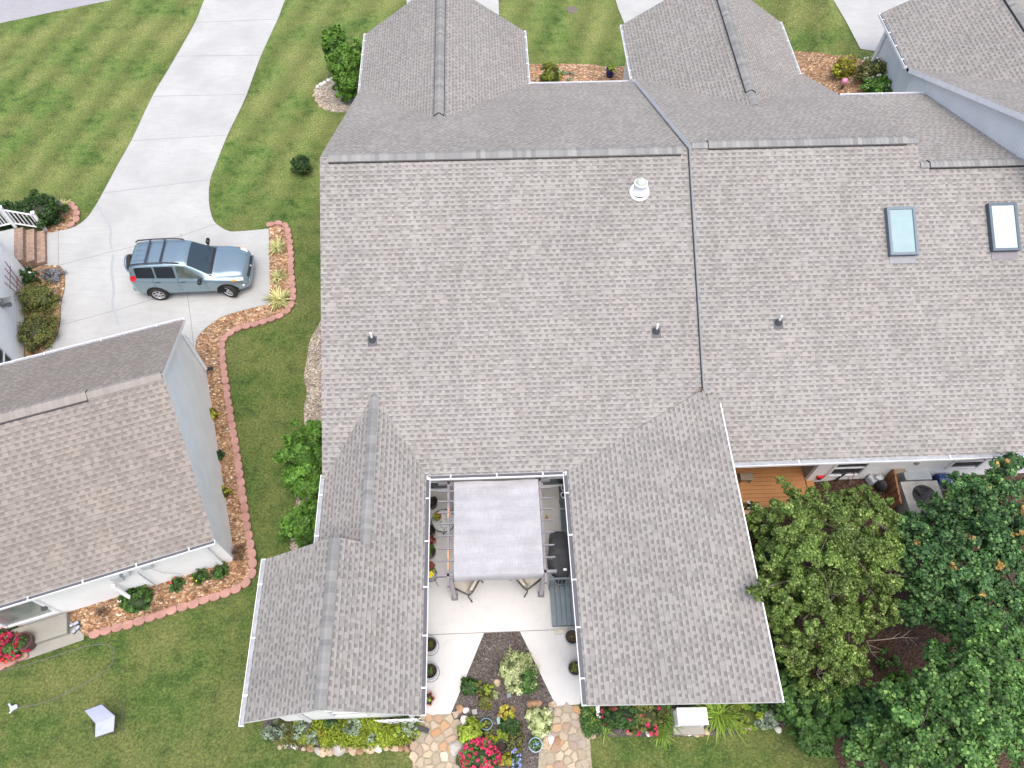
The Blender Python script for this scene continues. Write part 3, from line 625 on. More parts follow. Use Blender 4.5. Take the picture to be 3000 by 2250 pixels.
vblock('porch_side_wall', hb, [(9.85, 9.32), (9.945, 9.32), (9.945, 11.58), (9.85, 11.58)], 0, BE - .1, SIDE_G)
roof_plane(hb, [(6.2, 8.97), (22, 8.97), (22, 16.98), (13.2, 16.98), (13.2, 17.69), (6.2, 17.69)], BE, (0, 8.97), (0, P1), thick=.19)
roof_plane(hb, [(6.2, 17.694), (13.22, 17.694), (13.22, 26.41), (6.2, 26.41)], ZB, (0, 17.69), (0, -P1), thick=.19)
Z2 = BE + P1 * (16.98 - 8.97)
roof_plane(hb, [(13.224, 16.984), (16.45, 16.984), (16.45, 23.04), (13.224, 23.04)], Z2, (0, 16.98), (0, -(Z2 - 4.5) / 6.06), thick=.19)
ridge_cap(hb, (6.75, 17.69, ZB), (12.85, 17.69, ZB), P1, P1, .17, .05); ridge_cap(hb, (6.25, 17.69, ZB), (6.72, 17.69, ZB), P1, P1, .15, .012, False); ridge_cap(hb, (12.87, 17.69, ZB), (13.18, 17.69, ZB), P1, P1, .15, .012, False)
ridge_cap(hb, (13.5, 16.98, Z2), (16.4, 16.98, Z2), P1, .37, .17, .05); ridge_cap(hb, (13.22, 16.98, Z2), (13.5, 16.98, Z2), P1, .37, .15, .012, False)
bx0, bx1, bc, br = 6.12, 13.07, 9.6, 5.2; bp = (br - 2.92) / 3.475
block(hb, 6.45, 12.75, 20, 29.7, -.3, 2.92 + bp * .33 - .16, br - .2, 'y', SIDE_B, r=bc)
roof_plane(hb, [(bx0, 26.35), (bx0, 30.03), (bc, 30.03), (bc, 21.3)], 2.92, (bx0, 0), (bp, 0))
roof_plane(hb, [(bc + .003, 21.3), (bc + .003, 30.03), (bx1, 30.03), (bx1, 26.35)], 2.92, (bx1, 0), (-bp, 0))
ridge_cap(hb, (bc, 22.5, br), (bc, 30.0, br), bp, bp, .17, .05); ridge_cap(hb, (bc, 21.75, br), (bc, 22.47, br), bp, bp, .15, .012, False)
gutter(hb, (bx0, 26.45), (bx0, 30.0), (-1, 0), 2.92, .8, guard=False, wd=.1); gutter(hb, (bx1, 26.45), (bx1, 30.0), (1, 0), 2.92, .8, guard=False, wd=.1)
gutter(hb, (6.6, 8.97), (20, 8.97), (0, -1), BE, 4, guard=False, wd=.13)
gutter(hb, (13.3, 23.04), (16.4, 23.04), (0, 1), 4.5, 3, guard=False, wd=.1)
SKY_F = M('skylight_bronze_frame', (.06, .09, .12), .35, .1)
def skylight(px, py, glass, frame, flash):
    c = slope_pt(px, py, BE); T = tilt(); rx = math.atan(P1); m = MB()
    wd, ht = .78, 1.48
    for s in (-1, 1): m.box(c + T @ Vector((s * wd / 2, 0, .08)), (.08, ht, .17), rx=rx); m.box(c + T @ Vector((0, s * (ht / 2 - .04), .08)), (wd - .082, .08, .168), rx=rx)
    f = part('skylight', m, frame, hb); m = MB(); m.box(c + T @ Vector((0, 0, .13)), (wd - .083, ht - .162, .012), rx=rx); part('skylight_pane', m, glass, f)
    m = MB(); m.box(c + T @ Vector((0, -ht / 2 - .12, .012)), (.8, .22, .012), rx=rx); part('skylight_flashing', m, flash, f)
skylight(2637, 680, M('skylight_glass_teal', (.16, .26, .28), .06, .1, 2, spec=.8), M('skylight_blue_frame', (.10, .14, .18), .35, .08), M('skylight_apron', (.21, .22, .24), .5))
skylight(2934, 668, M('skylight_glass_pale', (.36, .45, .45), .1, .06, 2, spec=.8), SKY_F, M('skylight_apron_dark', (.17, .16, .17), .5))
vent(hb, 2280, 945, BE)
window(hb, (A(2500, 1352, 1.9)[0], 9.31, 1.55), .95, 1.0, (0, -1)); window(hb, (A(2855, 1345, 2.0)[0], 9.31, 1.75), .9, .9, (0, -1))
# ---- house C, higher up the hill
hc = thing('hill_house', 'grey shingled house with pale blue siding higher up at the top right corner', 'house', (18.5, 22, 2))
CE = 4.45; cr = 6.35; cc = 19.75; cp = (cr - CE) / 3.4
vblock('wall', hc, [(16.52, 15.9), (21, 15.9), (21, 24.3), (16.52, 24.3)], -.3, [CE + P1 * 8.7 - .2, CE + P1 * 8.7 - .2, CE, CE], SIDE_B)
block(hc, 16.70, 22.9, 24.31, 27.9, -.3, CE + .02, cr - .2, 'y', SIDE_B, r=cc)
roof_plane(hc, [(16.35, 15.95), (26, 15.95), (26, 24.67), (16.35, 24.67)], CE, (0, 24.67), (0, -P1), thick=.2)
roof_plane(hc, [(16.35, 24.5), (16.35, 28.15), (cc, 28.15), (cc, 20.6)], CE, (16.35, 0), (cp, 0))
roof_plane(hc, [(cc + .003, 20.6), (cc + .003, 28.15), (23.15, 28.15), (23.15, 24.5)], CE, (23.15, 0), (-cp, 0))
ridge_cap(hc, (cc, 21, cr), (cc, 28.1, cr), cp, cp, .17, .05)
gutter(hc, (16.35, 24.72), (16.35, 28.12), (-1, 0), CE, .8, guard=True, wd=.1)
downspout(hc, (16.68, 27.6), 2.4, 4.2, (-1, 0), 0)
# ---- left house, turned a little
hl = thing('neighbour_house', 'white sided house with brown blend shingles on the left, turned at an angle', 'house', (*LH(7, 4), 0))
def LP(l): return [LH(*p) for p in l]
gl = .68; le = 2.63; vr = 3.975
U2, V2 = Lh['U'], Lh['V']
m = MB()
for a, b, za, zb_ in ((.34, vr, le + gl * .34 - .17, le + gl * vr - .2), (vr, 7.61, le + gl * vr - .2, le + gl * .34 - .17)):
    poly = LP([(.2, a), (.2, b), (14, b), (14, a)]); m.prism(poly, -.3, [za, zb_, zb_, za])
part('wall', m, SIDE_W, hl)
roof_plane(hl, LP([(0, 0), (0, vr), (14.5, vr), (14.5, 0)]), le, LH(0, 0), V2 * gl, SH_L)
roof_plane(hl, LP([(0, vr + .003), (0, 7.95), (14.5, 7.95), (14.5, vr + .003)]), le, LH(0, 7.95), -V2 * gl, SH_L)
zr = le + gl * vr
ridge_cap(hl, (*LH(2.0, vr), zr), (*LH(14, vr), zr), gl, gl, .17, .04, True, CAPL); ridge_cap(hl, (*LH(.05, vr), zr), (*LH(1.98, vr), zr), gl, gl, .15, .012, False, CAPL)
gutter(hl, LH(0, 0), LH(14, 0), -V2, le, 1.6, guard=False, wd=.10); gutter(hl, LH(0, 7.95), LH(14, 7.95), V2, le, 1.3, guard=True, wd=.11)
vblock('wall', hl, LP([(6.35, -6.5), (6.35, .3), (16, .3), (16, -6.5)]), -.3, 2.75, SIDE_W)
roof_plane(hl, LP([(6.1, -6.8), (6.1, -.15), (16, -.15), (16, -6.8)]), 2.9, LH(6.1, 0), U2 * .4, SH_L)
m = MB(); m.prism(LP([(6.26, -6.6), (6.26, -6.45), (6.42, -6.45), (6.42, -6.6)])[::-1], 0, 2.7); part('corner_board', m, WHITE, hl)
downspout(hl, LH(.16, .46), .3, 2.45, -U2, .22)
downspout(hl, LH(.55, 7.64), .25, 2.45, V2 - U2 * .2, .14)
m = MB(); a0, a1 = Vector((*LH(5.0, 7.66), .62)), Vector((*LH(5.45, 7.66), 2.3))
c = Vector((*LH(8.25, 7.62), 1.2))
window(hl, (*LH(5.95, 7.61), 1.35), 1.3, 1.9, V2, M('pale_door_glass', (.22, .25, .22), .08, .25, 2, spec=.8), None, False, .09, 'white glazed patio door above a concrete step')
window(hl, (*LH(6.34, -1.2), 1.3), 1.0, 1.0, -U2)
m = MB(); a = atan2(-V2[0], V2[1])
ang = atan2(-U2[1], -U2[0])
for u, z, d in ((3.05, 1.55, (.28, .16, .42)), (2.75, 1.62, (.16, .13, .2)), (2.15, 1.75, (.30, .16, .24))): m = MB(); m.bbox((*LH(u, 7.70), z), d, ang, bev=.015); bx = part('meter_box', m, M('meter_grey_metal', (.52, .55, .57), .4, .08), hl)
m = MB(); m.tube([(*LH(2.5, 7.72), 1.5), (*LH(2.5, 7.72), .1)], .02, 8); m.tube([(*LH(2.15, 7.72), 1.6), (*LH(2.0, 7.72), 1.0), (*LH(1.7, 7.7), .5), (*LH(1.65, 7.72), .1)], .008, 6); part('conduit', m, M('conduit_grey', (.4, .42, .44), .4), bx)
m = MB(); m.tube([(*LH(3.35, 7.72), 1.15), (*LH(3.3, 7.80), .45), (*LH(3.12, 8.0), .18), (*LH(2.9, 8.15), .12)], .06, 12); part('vent_pipe', m, VP_W, hl)
m = MB(); m.bbox((*LH(5.3, 7.69), 1.0), (.14, .12, .12), ang); part('hose_bib', m, DGREY, hl)
m = MB(); m.bbox((*LH(6.27, -3.7), 1.55), (.16, .2, .3), ang, bev=.02); m.bbox((*LH(6.1, -3.7), 1.62), (.30, .28, .025), ang); m.box((*LH(6.12, -3.7), 1.46), (.14, .14, .24), ang); part('wall_lantern', m, M('lantern_grey', (.16, .17, .17), .4, .15), hl)
# concrete door step
m = MB(); cst = LH(5.95, 8.0); m.bbox((*cst, .12), (1.75, .62, .2), ang, bev=.02); solo('door_step', m, CONC_O, 'concrete step below the glazed door of the white house', 'step', (*cst, 0))
# porch: landing, brick steps, railing
pc = LH(7.3, -7.7); porch = thing('porch', 'entry porch with brick steps and white railing at the left edge', 'porch', (*pc, 0))
m = MB(); m.prism(LP([(6.42, -8.42), (6.42, -6.62), (11, -6.62), (11, -8.42)])[::-1], 0, .56); part('landing', m, concrete('landing_concrete', (.42, .44, .44), .1, False), porch)
def brickm():
    m_, t, b, N, L = newmat('brick_steps'); p = pos(t); mp = N.new('ShaderNodeMapping'); mp.inputs['Rotation'].default_value = (0, 0, -.29); L.new(p, mp.inputs[0])
    bk = N.new('ShaderNodeTexBrick'); bk.offset = 0; bk.inputs['Scale'].default_value = 1; bk.inputs['Brick Width'].default_value = .22; bk.inputs['Row Height'].default_value = .075; bk.inputs['Mortar Size'].default_value = .006
    bk.inputs['Color1'].default_value = (.33, .22, .16, 1); bk.inputs['Color2'].default_value = (.22, .14, .105, 1); bk.inputs['Mortar'].default_value = (.35, .31, .26, 1); L.new(mp.outputs[0], bk.inputs[0])
    c = mixc(t, 1., bk.outputs[0], ramp(t, noise(t, p, 8, 4), [(.3, .75), (.7, 1.2)]), 'MULTIPLY'); L.new(c, b.inputs['Base Color']); b.inputs['Roughness'].default_value = .9; bump(t, b, bk.outputs['Fac'], -.4, .01); return m_
BRK = brickm()
for i, (z, u0, u1) in enumerate(((.555, 6.10, 6.415), (.37, 5.78, 6.095), (.185, 5.47, 5.775))):
    m = MB(); m.prism(LP([(u0, -8.38), (u0, -6.66), (u1, -6.66), (u1, -8.38)])[::-1], 0, z); part('brick_step', m, BRK, porch)
posts = [(5.50, -8.52, 0, 1.0), (6.38, -8.52, .5, 1.58), (9.0, -8.52, .5, 1.58)]
for u, v, z0, z1 in posts: m = MB(); p = LH(u, v); m.bbox((*p, (z0 + z1) / 2), (.115, .115, z1 - z0), ang, bev=.008); m.bbox((*p, z1 + .03), (.15, .15, .05), ang, bev=.015); part('railing_post', m, WHITE, porch)
m = MB()
for (u0, v0, a0, b0), (u1, v1, a1, b1) in zip(posts[:-1], posts[1:]):
    h0, h1 = b0 - .12, b1 - .12; l0, l1 = h0 - .72, h1 - .72
    for za, zb_ in ((h0, h1), (l0, l1)): m.tube([(*LH(u0, v0), za), (*LH(u1, v1), zb_)], .034, 6, smooth=False)
    n = int(abs(u1 - u0) / .11)
    for k in range(1, n): t = k / n; p = LH(u0 + (u1 - u0) * t, v0); m.box((*p, (h0 + (h1 - h0) * t + l0 + (l1 - l0) * t) / 2), (.036, .036, .72), ang)
part('railing', m, WHITE, porch)
# ================= PLANTS =================
def leafmesh(name, P_, size, mat, up=.7, ratio=1.6, org=(0, 0, 0), rngl=None, nrm=None, fold=.12):
    """one small bent leaf (two triangles) at every point of P_"""
    n = len(P_); r_ = rngl or rng
    if nrm is None: nrm = np.zeros((n, 3)); nrm[:, 2] = up
    N_ = nrm * up + r_.normal(0, .45, (n, 3)); N_ /= np.linalg.norm(N_, axis=1)[:, None]
    a = r_.normal(0, 1, (n, 3)); a -= (a * N_).sum(1)[:, None] * N_; a /= np.linalg.norm(a, axis=1)[:, None]; b = np.cross(N_, a)
    s = (size * r_.uniform(.6, 1.35, n))[:, None]
    l = a * s * ratio / 2; w_ = b * s / 2; f_ = N_ * s * fold
    V = np.stack([P_ - l, P_ + w_ - l * .1 + f_, P_ + l, P_ - w_ - l * .1 + f_], 1).reshape(-1, 3) - np.array(org)
    me = bpy.data.meshes.new(name); me.vertices.add(4 * n); me.vertices.foreach_set('co', V.ravel().astype(np.float32))
    idx = np.arange(4 * n).reshape(n, 4)
    me.loops.add(4 * n); me.loops.foreach_set('vertex_index', idx.ravel().astype(np.int32)); me.polygons.add(n)
    me.polygons.foreach_set('loop_start', (np.arange(n) * 4).astype(np.int32)); me.polygons.foreach_set('loop_total', np.full(n, 4, np.int32))
    me.update(calc_edges=True); me.validate(); me.materials.append(mat); return me
def clump_pts(c, r, n, k=30, csz=.22, shell=.55, r_=None, zmin=-.9, flat=1.):
    """points gathered in k clumps over the outer part of an ellipsoid"""
    r_ = r_ or rng; d = r_.normal(0, 1, (k * 4, 3)); d /= np.linalg.norm(d, axis=1)[:, None]; d = d[d[:, 2] > zmin][:k]; k = len(d)
    rad_ = r_.uniform(shell, 1.0, k)[:, None]; C = d * rad_ * (1 + .12 * r_.normal(0, 1, (k, 1)))
    i = r_.integers(0, k, n); q = r_.normal(0, 1, (n, 3)); q /= np.linalg.norm(q, axis=1)[:, None]; q *= (r_.uniform(0, 1, (n, 1)) ** .4)
    sz = csz * r_.uniform(.6, 1.3, k)
    P_ = C[i] + q * sz[i][:, None] * np.array([1, 1, flat]); nn = P_ / np.maximum(1e-6, np.linalg.norm(P_, axis=1))[:, None]; nn = .5 * nn + .6 * q; nn[:, 2] += .5
    return P_ * np.array(r) + np.array(c), nn
def shrub(name, label, px, py, rx, ry=None, hz=None, leaf='mid', size=.045, n=1500, k=34, cat='shrub', group=None, core=True, csz=.26, flowers=None, fn=40, fs=.06, ground=True, z0=None, tips=None, ftop=True, ratio=1.6, plain=False):
    ry = ry or rx; hz = hz or rx
    if z0 is None: g = G(px, py, hz * .55); z0 = g.z; x, y = g.x, g.y
    else: x, y = A(px, py, z0 + hz * .55)
    c = (x, y, z0 + hz * .5)
    P_, nn = clump_pts(c, (rx, ry, hz * .5), n, k, csz)
    P_[:, 2] = np.maximum(P_[:, 2], z0 + .01)
    t = thing(name, label, cat, (x, y, z0), group)
    fo = part('foliage', leafmesh('foliage', P_, size, LF[leaf], 1., ratio, (x, y, z0), nrm=nn), None, t)
    m = MB()
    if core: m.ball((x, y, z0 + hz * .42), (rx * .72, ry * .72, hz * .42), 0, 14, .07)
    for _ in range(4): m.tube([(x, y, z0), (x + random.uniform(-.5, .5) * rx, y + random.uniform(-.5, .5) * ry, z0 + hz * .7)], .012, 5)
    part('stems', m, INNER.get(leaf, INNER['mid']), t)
    if flowers:
        for fl, num in (flowers if isinstance(flowers, list) else [(flowers, fn)]):
            d = rng.normal(0, 1, (num * 3, 3)); d /= np.linalg.norm(d, axis=1)[:, None]; d = d[d[:, 2] > .1][:num]
            Q = d * np.array((rx, ry, hz * .55)) * .98 + np.array(c); Q = np.repeat(Q, 9, 0) + rng.normal(0, fs * .33, (len(Q) * 9, 3))
            part('flowers', leafmesh('flowers', Q, fs * .75, LF[fl], .9, 1.1, (x, y, z0)), None, t)
    return t
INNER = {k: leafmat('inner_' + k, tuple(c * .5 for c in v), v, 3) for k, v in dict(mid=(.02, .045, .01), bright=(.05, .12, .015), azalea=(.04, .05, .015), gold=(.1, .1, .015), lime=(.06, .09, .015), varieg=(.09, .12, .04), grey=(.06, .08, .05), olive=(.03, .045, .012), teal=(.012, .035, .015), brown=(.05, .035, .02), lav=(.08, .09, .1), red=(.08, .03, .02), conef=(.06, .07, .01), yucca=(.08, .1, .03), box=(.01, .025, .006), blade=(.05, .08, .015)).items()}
def blades(name, label, px, py, r, n=60, w_=.022, leaf='yucca', cat='plant', group=None, rise=.55, z0=None, droop=.5, flowers=None, dirbias=None, oval=1.):
    if z0 is None: g = G(px, py, r * .25); x, y, z0 = g
    else: x, y = A(px, py, z0)
    m = MB()
    for i in range(n):
        a = random.uniform(0, 2 * pi); L_ = r * random.uniform(.65, 1.1) * (1 if abs(sin(a)) < .7 else oval); e = random.uniform(.15, 1.15)
        pts = []; bx, by = random.uniform(-.08, .08) * (1 + r), random.uniform(-.08, .08) * (1 + r)
        for k in range(5):
            t = k / 4; d = L_ * t * cos(e * .8); z = L_ * rise * (sin(e) * t * 1.6 - droop * t * t * (1.3 - e * .5)); pts.append(Vector((x + bx + cos(a) * d, y + by + sin(a) * d, z0 + .03 + max(-.0, z + .05))))
        s = Vector((-sin(a), cos(a), 0)); ww = [w_ * .7, w_, w_ * .95, w_ * .6, .002]; vs = []
        for p, q in zip(pts, ww): vs += [p - s * q, p + Vector((0, 0, -q * .35)), p + s * q]
        m.add(vs, [(3 * k + j, 3 * k + 3 + j, 3 * k + 4 + j, 3 * k + 1 + j) for k in range(4) for j in (0, 1)])
    return solo(name, m, LF[leaf], label, cat, (x, y, z0), group)
def cover(name, label, pxs, n, size, leaf, h=.25, cat='ground cover', k=60, csz=.12, kind='stuff'):
    """dense low planting filling an outline"""
    poly = gp(pxs); xs = [p[0] for p in poly]; ys = [p[1] for p in poly]; C = []
    while len(C) < k:
        p = (random.uniform(min(xs), max(xs)), random.uniform(min(ys), max(ys)))
        if inside(p, poly): C.append((*p, gz(*p) + random.uniform(.3, .9) * h))
    C = np.array(C); i = rng.integers(0, k, n); q = rng.normal(0, 1, (n, 3)); q /= np.linalg.norm(q, axis=1)[:, None]; q *= rng.uniform(0, 1, (n, 1)) ** .5
    P_ = C[i] + q * csz * rng.uniform(.7, 1.5, k)[i][:, None] * np.array([1.2, 1.2, .8]); P_[:, 2] = np.maximum(P_[:, 2], .02); o = tuple(C.mean(0)); nn = q.copy(); nn[:, 2] += .7
    ob = bpy.data.objects.new(name, leafmesh(name, P_, size, LF[leaf], 1., 1.6, o, nrm=nn)); sc.collection.objects.link(ob); ob.location = o
    tag(ob, label, cat, kind=kind); return ob
GRPY = 'cream striped yuccas beside the driveway'
blades('yucca', 'cream striped yucca nearest the top of the bed beside the driveway', 814, 722, .50, 70, .024, 'yucca', 'yucca', GRPY)
blades('yucca', 'smallest cream striped yucca, between the other two beside the driveway', 815, 808, .42, 60, .022, 'yucca', 'yucca', GRPY)
blades('yucca', 'largest cream striped yucca at the corner of the driveway bed', 816, 874, .62, 95, .026, 'yucca', 'yucca', GRPY)
blades('yucca', 'cream striped yucca behind the solar light by the porch', 182, 600, .42, 60, .022, 'yucca', 'yucca')
shrub('boxwood', 'small round dark boxwood alone on the lawn by the roof corner', 882, 480, .44, .42, .75, 'box', .04, 3200, 60, 'bush')
for (px, py, rx, ry, hz, n) in ((975, 165, .55, .55, 3.0, 5200), (1025, 215, .75, .75, 2.2, 6500)): pass
def bush2(name, label, cat, balls, leaf, size, z0=0, k=50, csz=.22):
    """a shrub of several lobes; balls = (px, py, z centre, rx, ry, rz, n)"""
    x0, y0 = A(balls[0][0], balls[0][1], balls[0][2]); t = thing(name, label, cat, (x0, y0, z0)); PP = []; NN = []; m = MB()
    for px, py, zc, rx, ry, rz, n in balls:
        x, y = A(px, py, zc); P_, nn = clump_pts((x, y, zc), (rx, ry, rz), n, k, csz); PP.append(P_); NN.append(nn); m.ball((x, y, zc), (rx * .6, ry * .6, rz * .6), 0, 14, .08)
        m.tube([(x0, y0, z0), (x * .7 + x0 * .3, y * .7 + y0 * .3, zc * .6), (x, y, zc)], .03, 6)
    P_ = np.concatenate(PP); P_[:, 2] = np.maximum(P_[:, 2], z0 + .02)
    part('foliage', leafmesh('foliage', P_, size, LF[leaf], 1., 1.7, (x0, y0, z0), nrm=np.concatenate(NN)), None, t)
    part('stems', m, INNER.get(leaf, INNER['mid']), t); return t
bush2('tall_shrub', 'tall bright green shrub on the gravel island beside the garage roof', 'bush', [(1008, 195, 1.5, .78, .75, 1.0, 9500), (985, 132, 1.9, .62, .6, .8, 6500), (1018, 252, .9, .62, .5, .7, 4600), (1042, 165, 1.7, .55, .5, .8, 4600), (1030, 215, 1.3, .6, .5, .8, 4000)], 'bright', .07)
LF['midb'] = leafmat('leaf_fresh_green', (.035, .10, .012), (.11, .24, .03), 1.8)
INNER['midb'] = INNER['bright']
bush2('shrub', 'leafy bright green shrub at the west wall below the bump-out', 'bush', [(900, 1345, 1.2, .75, .75, .9, 9500), (878, 1300, 1.1, .55, .5, .6, 4500), (925, 1275, 1.0, .55, .45, .6, 4500), (915, 1425, .9, .55, .5, .5, 4500), (872, 1395, .9, .52, .45, .5, 4000)], 'midb', .065)
bush2('shrub', 'lower bright green shrub tucked beside the corner of the wing roof', 'bush', [(888, 1530, .8, .6, .58, .65, 7000), (925, 1495, .8, .5, .45, .5, 4000), (858, 1545, .6, .42, .4, .4, 3000), (905, 1580, .5, .48, .4, .4, 3000)], 'midb', .065)
shrub('cone_conifer', 'yellow green cone shaped evergreen in the bark bed between the garages', 1615, 226, .50, .46, 1.5, 'conef', .045, 5200, 80, 'conifer', csz=.2)
for i, (x, y) in enumerate(((735, 460), (805, 475), (760, 475), (665, 475), (722, 515), (800, 515), (665, 520))): 
    px, py = 900 + (900 + x) / 2.212, y / 2.212
    lab = ['the top centre', 'the upper right', 'the upper middle', 'the upper left', 'the lower middle', 'the lower right', 'the lower left'][i]
    shrub('low_sage_plant', f'pale silvery low plant at {lab} of the patch right of the cone evergreen', px, py, .17, .12, .12, 'grey', .05, 130, 10, 'plant', 'silvery plants in the bark bed', core=False)
# blue glazed pot by the right garage
def pot(name, label, px, py, r, h, mat, z0=None, fill='soil', cat='plant pot', group=None, plant=None, wob=None, flare=.8, rim=.02, saucer=None, fl=.85, lab2=None):
    if z0 is None: g = G(px, py, h * .5); x, y, z0 = g; z0 += .03
    else: x, y = A(px, py, z0 + h * .5)
    t = thing(name, label, cat, (x, y, z0), group); m = MB()
    m.lathe((x, y, z0), [(0.001, 0), (r * flare, 0), (r * (flare + .12), h * .4), (r, h - .02), (r + .008, h), (r - rim, h), (r - rim - .006, h - .03), (r * .86, h * fl - .03)], 36, wob=wob)
    part('body', m, mat, t); m = MB(); m.lathe((x, y, z0), [(r * .95 - rim, h * fl - .01), (r * .5, h * fl + .012), (.001, h * fl + .02)], 24, wob=wob); part('soil', m, SOIL, t)
    if saucer: m = MB(); m.lathe((x, y, z0 - .028), [(.001, 0), (r * 1.05, 0), (r * 1.12, .035), (r * 1.08, .035), (r, .012)], 36); part('saucer', m, saucer, t)
    if plant:
        for lf, n, sz, pr, ph in plant:
            P_, nn = clump_pts((x, y, z0 + h * fl + ph * .5), (pr, pr, ph * .5 + .02), n, 12, .35); part('foliage' if lf[0] != 'f' else 'flowers', leafmesh('foliage', P_, sz, LF[lf], 1., 1.5, (x, y, z0), nrm=nn), None, t)
    return t
pot('plant_pot', 'small cobalt blue pot with a spiky plant in the bark bed by the right garage', 1787, 214, .2, .38, M('cobalt_glaze', (.01, .02, .13), .15), plant=[('lime', 160, .06, .22, .25)])
m = MB(); g = G(1677, 29); m.lathe(g, [(.001, .03), (.27, .03), (.30, .02), (.31, .0)], 32); solo('manhole_cover', m, M('rusty_iron', (.13, .11, .09), .8, .3, 20), 'small round iron cover set in the front lawn', 'manhole cover', g)
# hill bed
shrub('shrub', 'round golden shrub in the mulch bed below the pale blue wall', 2472, 196, .52, .48, .8, 'gold', .05, 3200, 50, 'bush')
shrub('shrub', 'dark green feathery shrub right of the golden shrub', 2555, 200, .66, .58, .9, 'azalea', .06, 2800, 46, 'bush', flowers='fwhite', fn=14)
shrub('shrub', 'loose green shrub with white flower spikes against the pale blue wall', 2575, 248, .66, .45, .7, 'midb', .06, 2500, 40, 'bush', flowers='fwhite', fn=16)
g = G(2473, 243, .3); m = MB(); m.tube([g, g + Vector((0, 0, .25))], .03, 8, 1); m.ball(g + Vector((0, 0, .38)), .14, 0, 20); solo('gazing_ball', m, [M('pink_glass_ball', (.6, .25, .4), .1, .3, 6), BLACK], 'shiny pink garden ball on a short stand in the mulch bed', 'garden ornament', g)
# beside the left house
AZ = 'olive green azaleas by the white wall'
shrub('azalea', 'rounded olive green shrub against the white wall, the upper of the two', 108, 870, .78, .68, .85, 'azalea', .04, 5200, 80, 'bush', AZ)
shrub('azalea', 'rounded olive green shrub against the white wall, the lower of the two', 102, 962, .72, .86, .85, 'azalea', .04, 5600, 80, 'bush', AZ)
shrub('lavender', 'hazy purple grey lavender in the bark bed beside the brick steps', 148, 805, .42, .34, .45, 'lav', .03, 2200, 40, 'plant', core=False)
shrub('climbing_rose', 'small dark climber growing at the foot of the trellis', 83, 808, .3, .32, .8, 'deep', .05, 900, 24, 'plant', core=False, flowers='fwhite', fn=5)
shrub('hedge', 'glossy dark green hedge behind the porch railing', 108, 612, .95, .75, 1.1, 'box', .07, 5200, 80, 'hedge')
shrub('hedge', 'glossy dark green hedge at the left edge of the photo', 5, 625, .8, .6, .95, 'box', .07, 3600, 60, 'hedge')
def tl3(pts): return [Vector((*LH(u, v), z)) for u, v, z in pts]
m = MB()
for k in (-.26, -.09, .09, .26): m.tube(tl3([(6.22, -5.2 + k, .1), (6.22, -5.2 + k * 2.0, 1.5)]), .014, 6)
m.tube(tl3([(6.20, -5.75, 1.2), (6.20, -4.65, 1.2)]), .014, 6); m.tube(tl3([(6.20, -5.62, .75), (6.20, -4.8, .75)]), .014, 6)
solo('trellis', m, M('maroon_metal', (.16, .04, .04), .5), 'maroon fan trellis leaning on the white wall by the steps', 'trellis', (*LH(6.2, -5.2), 0))
g = G(178, 612, .2); m = MB(); m.tube([g, g + Vector((.02, 0, .45))], .012, 6); m.bbox(g + Vector((0, 0, .5)), (.34, .26, .025), .5, 0, rx=.8); solo('solar_light', m, [DGREY], 'dark tilted solar panel light on a stake by the yucca', 'garden light', g)
# along the edged bark bed
shrub('shrub', 'small golden yellow shrub in the bark bed, nearest the gable wall', 620, 1210, .26, .24, .38, 'gold', .045, 750, 24)
shrub('shrub', 'small golden yellow shrub farther down the bark bed', 653, 1441, .26, .22, .36, 'gold', .045, 750, 22)
shrub('shrub', 'small dark green broad leaved shrub between the two golden ones', 637, 1334, .23, .22, .3, 'deep', .06, 420, 16)
shrub('bare_bush', 'dried out brown bush at the corner of the bark bed', 695, 1618, .27, .25, .35, 'brown', .022, 1100, 30, 'bush', core=False)
shrub('shrub', 'small round green shrub nearest the house corner in the bark bed', 641, 1674, .25, .25, .42, 'mid', .042, 1000, 26)
shrub('shrub', 'small green shrub with a yellow top, second from the house corner', 585, 1688, .23, .22, .38, 'mid', .042, 900, 24, flowers='fyel', fn=2, fs=.03)
shrub('shrub', 'small grey green shrub with dark red flowers in the bark bed', 514, 1712, .22, .25, .38, 'mid', .04, 900, 24, flowers='fred', fn=3, fs=.04)
shrub('rhododendron', 'largest shrub in the lower bark bed, leafy and fresh green', 400, 1757, .50, .46, .45, 'mid', .075, 1500, 46, 'bush', csz=.2)
shrub('bare_bush', 'half dead small bush with a few green leaves near the patio slab', 298, 1792, .2, .17, .25, 'brown', .022, 520, 18, 'bush', core=False)
def rock(name, label, px, py, r, mat, group=None, z=.03, cat='rock', flat=.55, el=None, rz=None):
    g = G(px, py); m = MB(); q = el or (random.uniform(.8, 1.25), random.uniform(.7, 1.1))
    m.ball((0, 0, 0), (r * q[0], r * q[1], r * flat), 0, 10, .12); a = rz if rz is not None else random.uniform(0, 3)
    m.v = [(v[0] * cos(a) - v[1] * sin(a) + g.x, v[0] * sin(a) + v[1] * cos(a) + g.y, v[2] + g.z + z) for v in m.v]
    for i in range(len(m.sm)): m.sm[i] = False
    return solo(name, m, mat, label, cat, tuple(g), group)
RK_W = M('white_quartz', (.62, .6, .56), .7, .15, 9); RK_T = M('tan_rock', (.40, .31, .21), .85, .3, 7, .5, 20); RK_B = M('brown_rock', (.28, .17, .10), .85, .3, 7, .5, 20); RK_G = M('grey_rock', (.36, .34, .31), .85, .2, 7, .5, 20)
rock('white_stone', 'white stone in the bark bed beside the rhododendron', *Z6([(778, 577)])[0], .06, RK_W); rock('white_stone', 'white stone in the bark bed by the white wall', *Z6([(767, 520)])[0], .05, RK_W)
rock('white_stone', 'white stone in the bark bed beside the gable wall, by the bare bush', *Z6([(1490, 175)])[0], .05, RK_W)
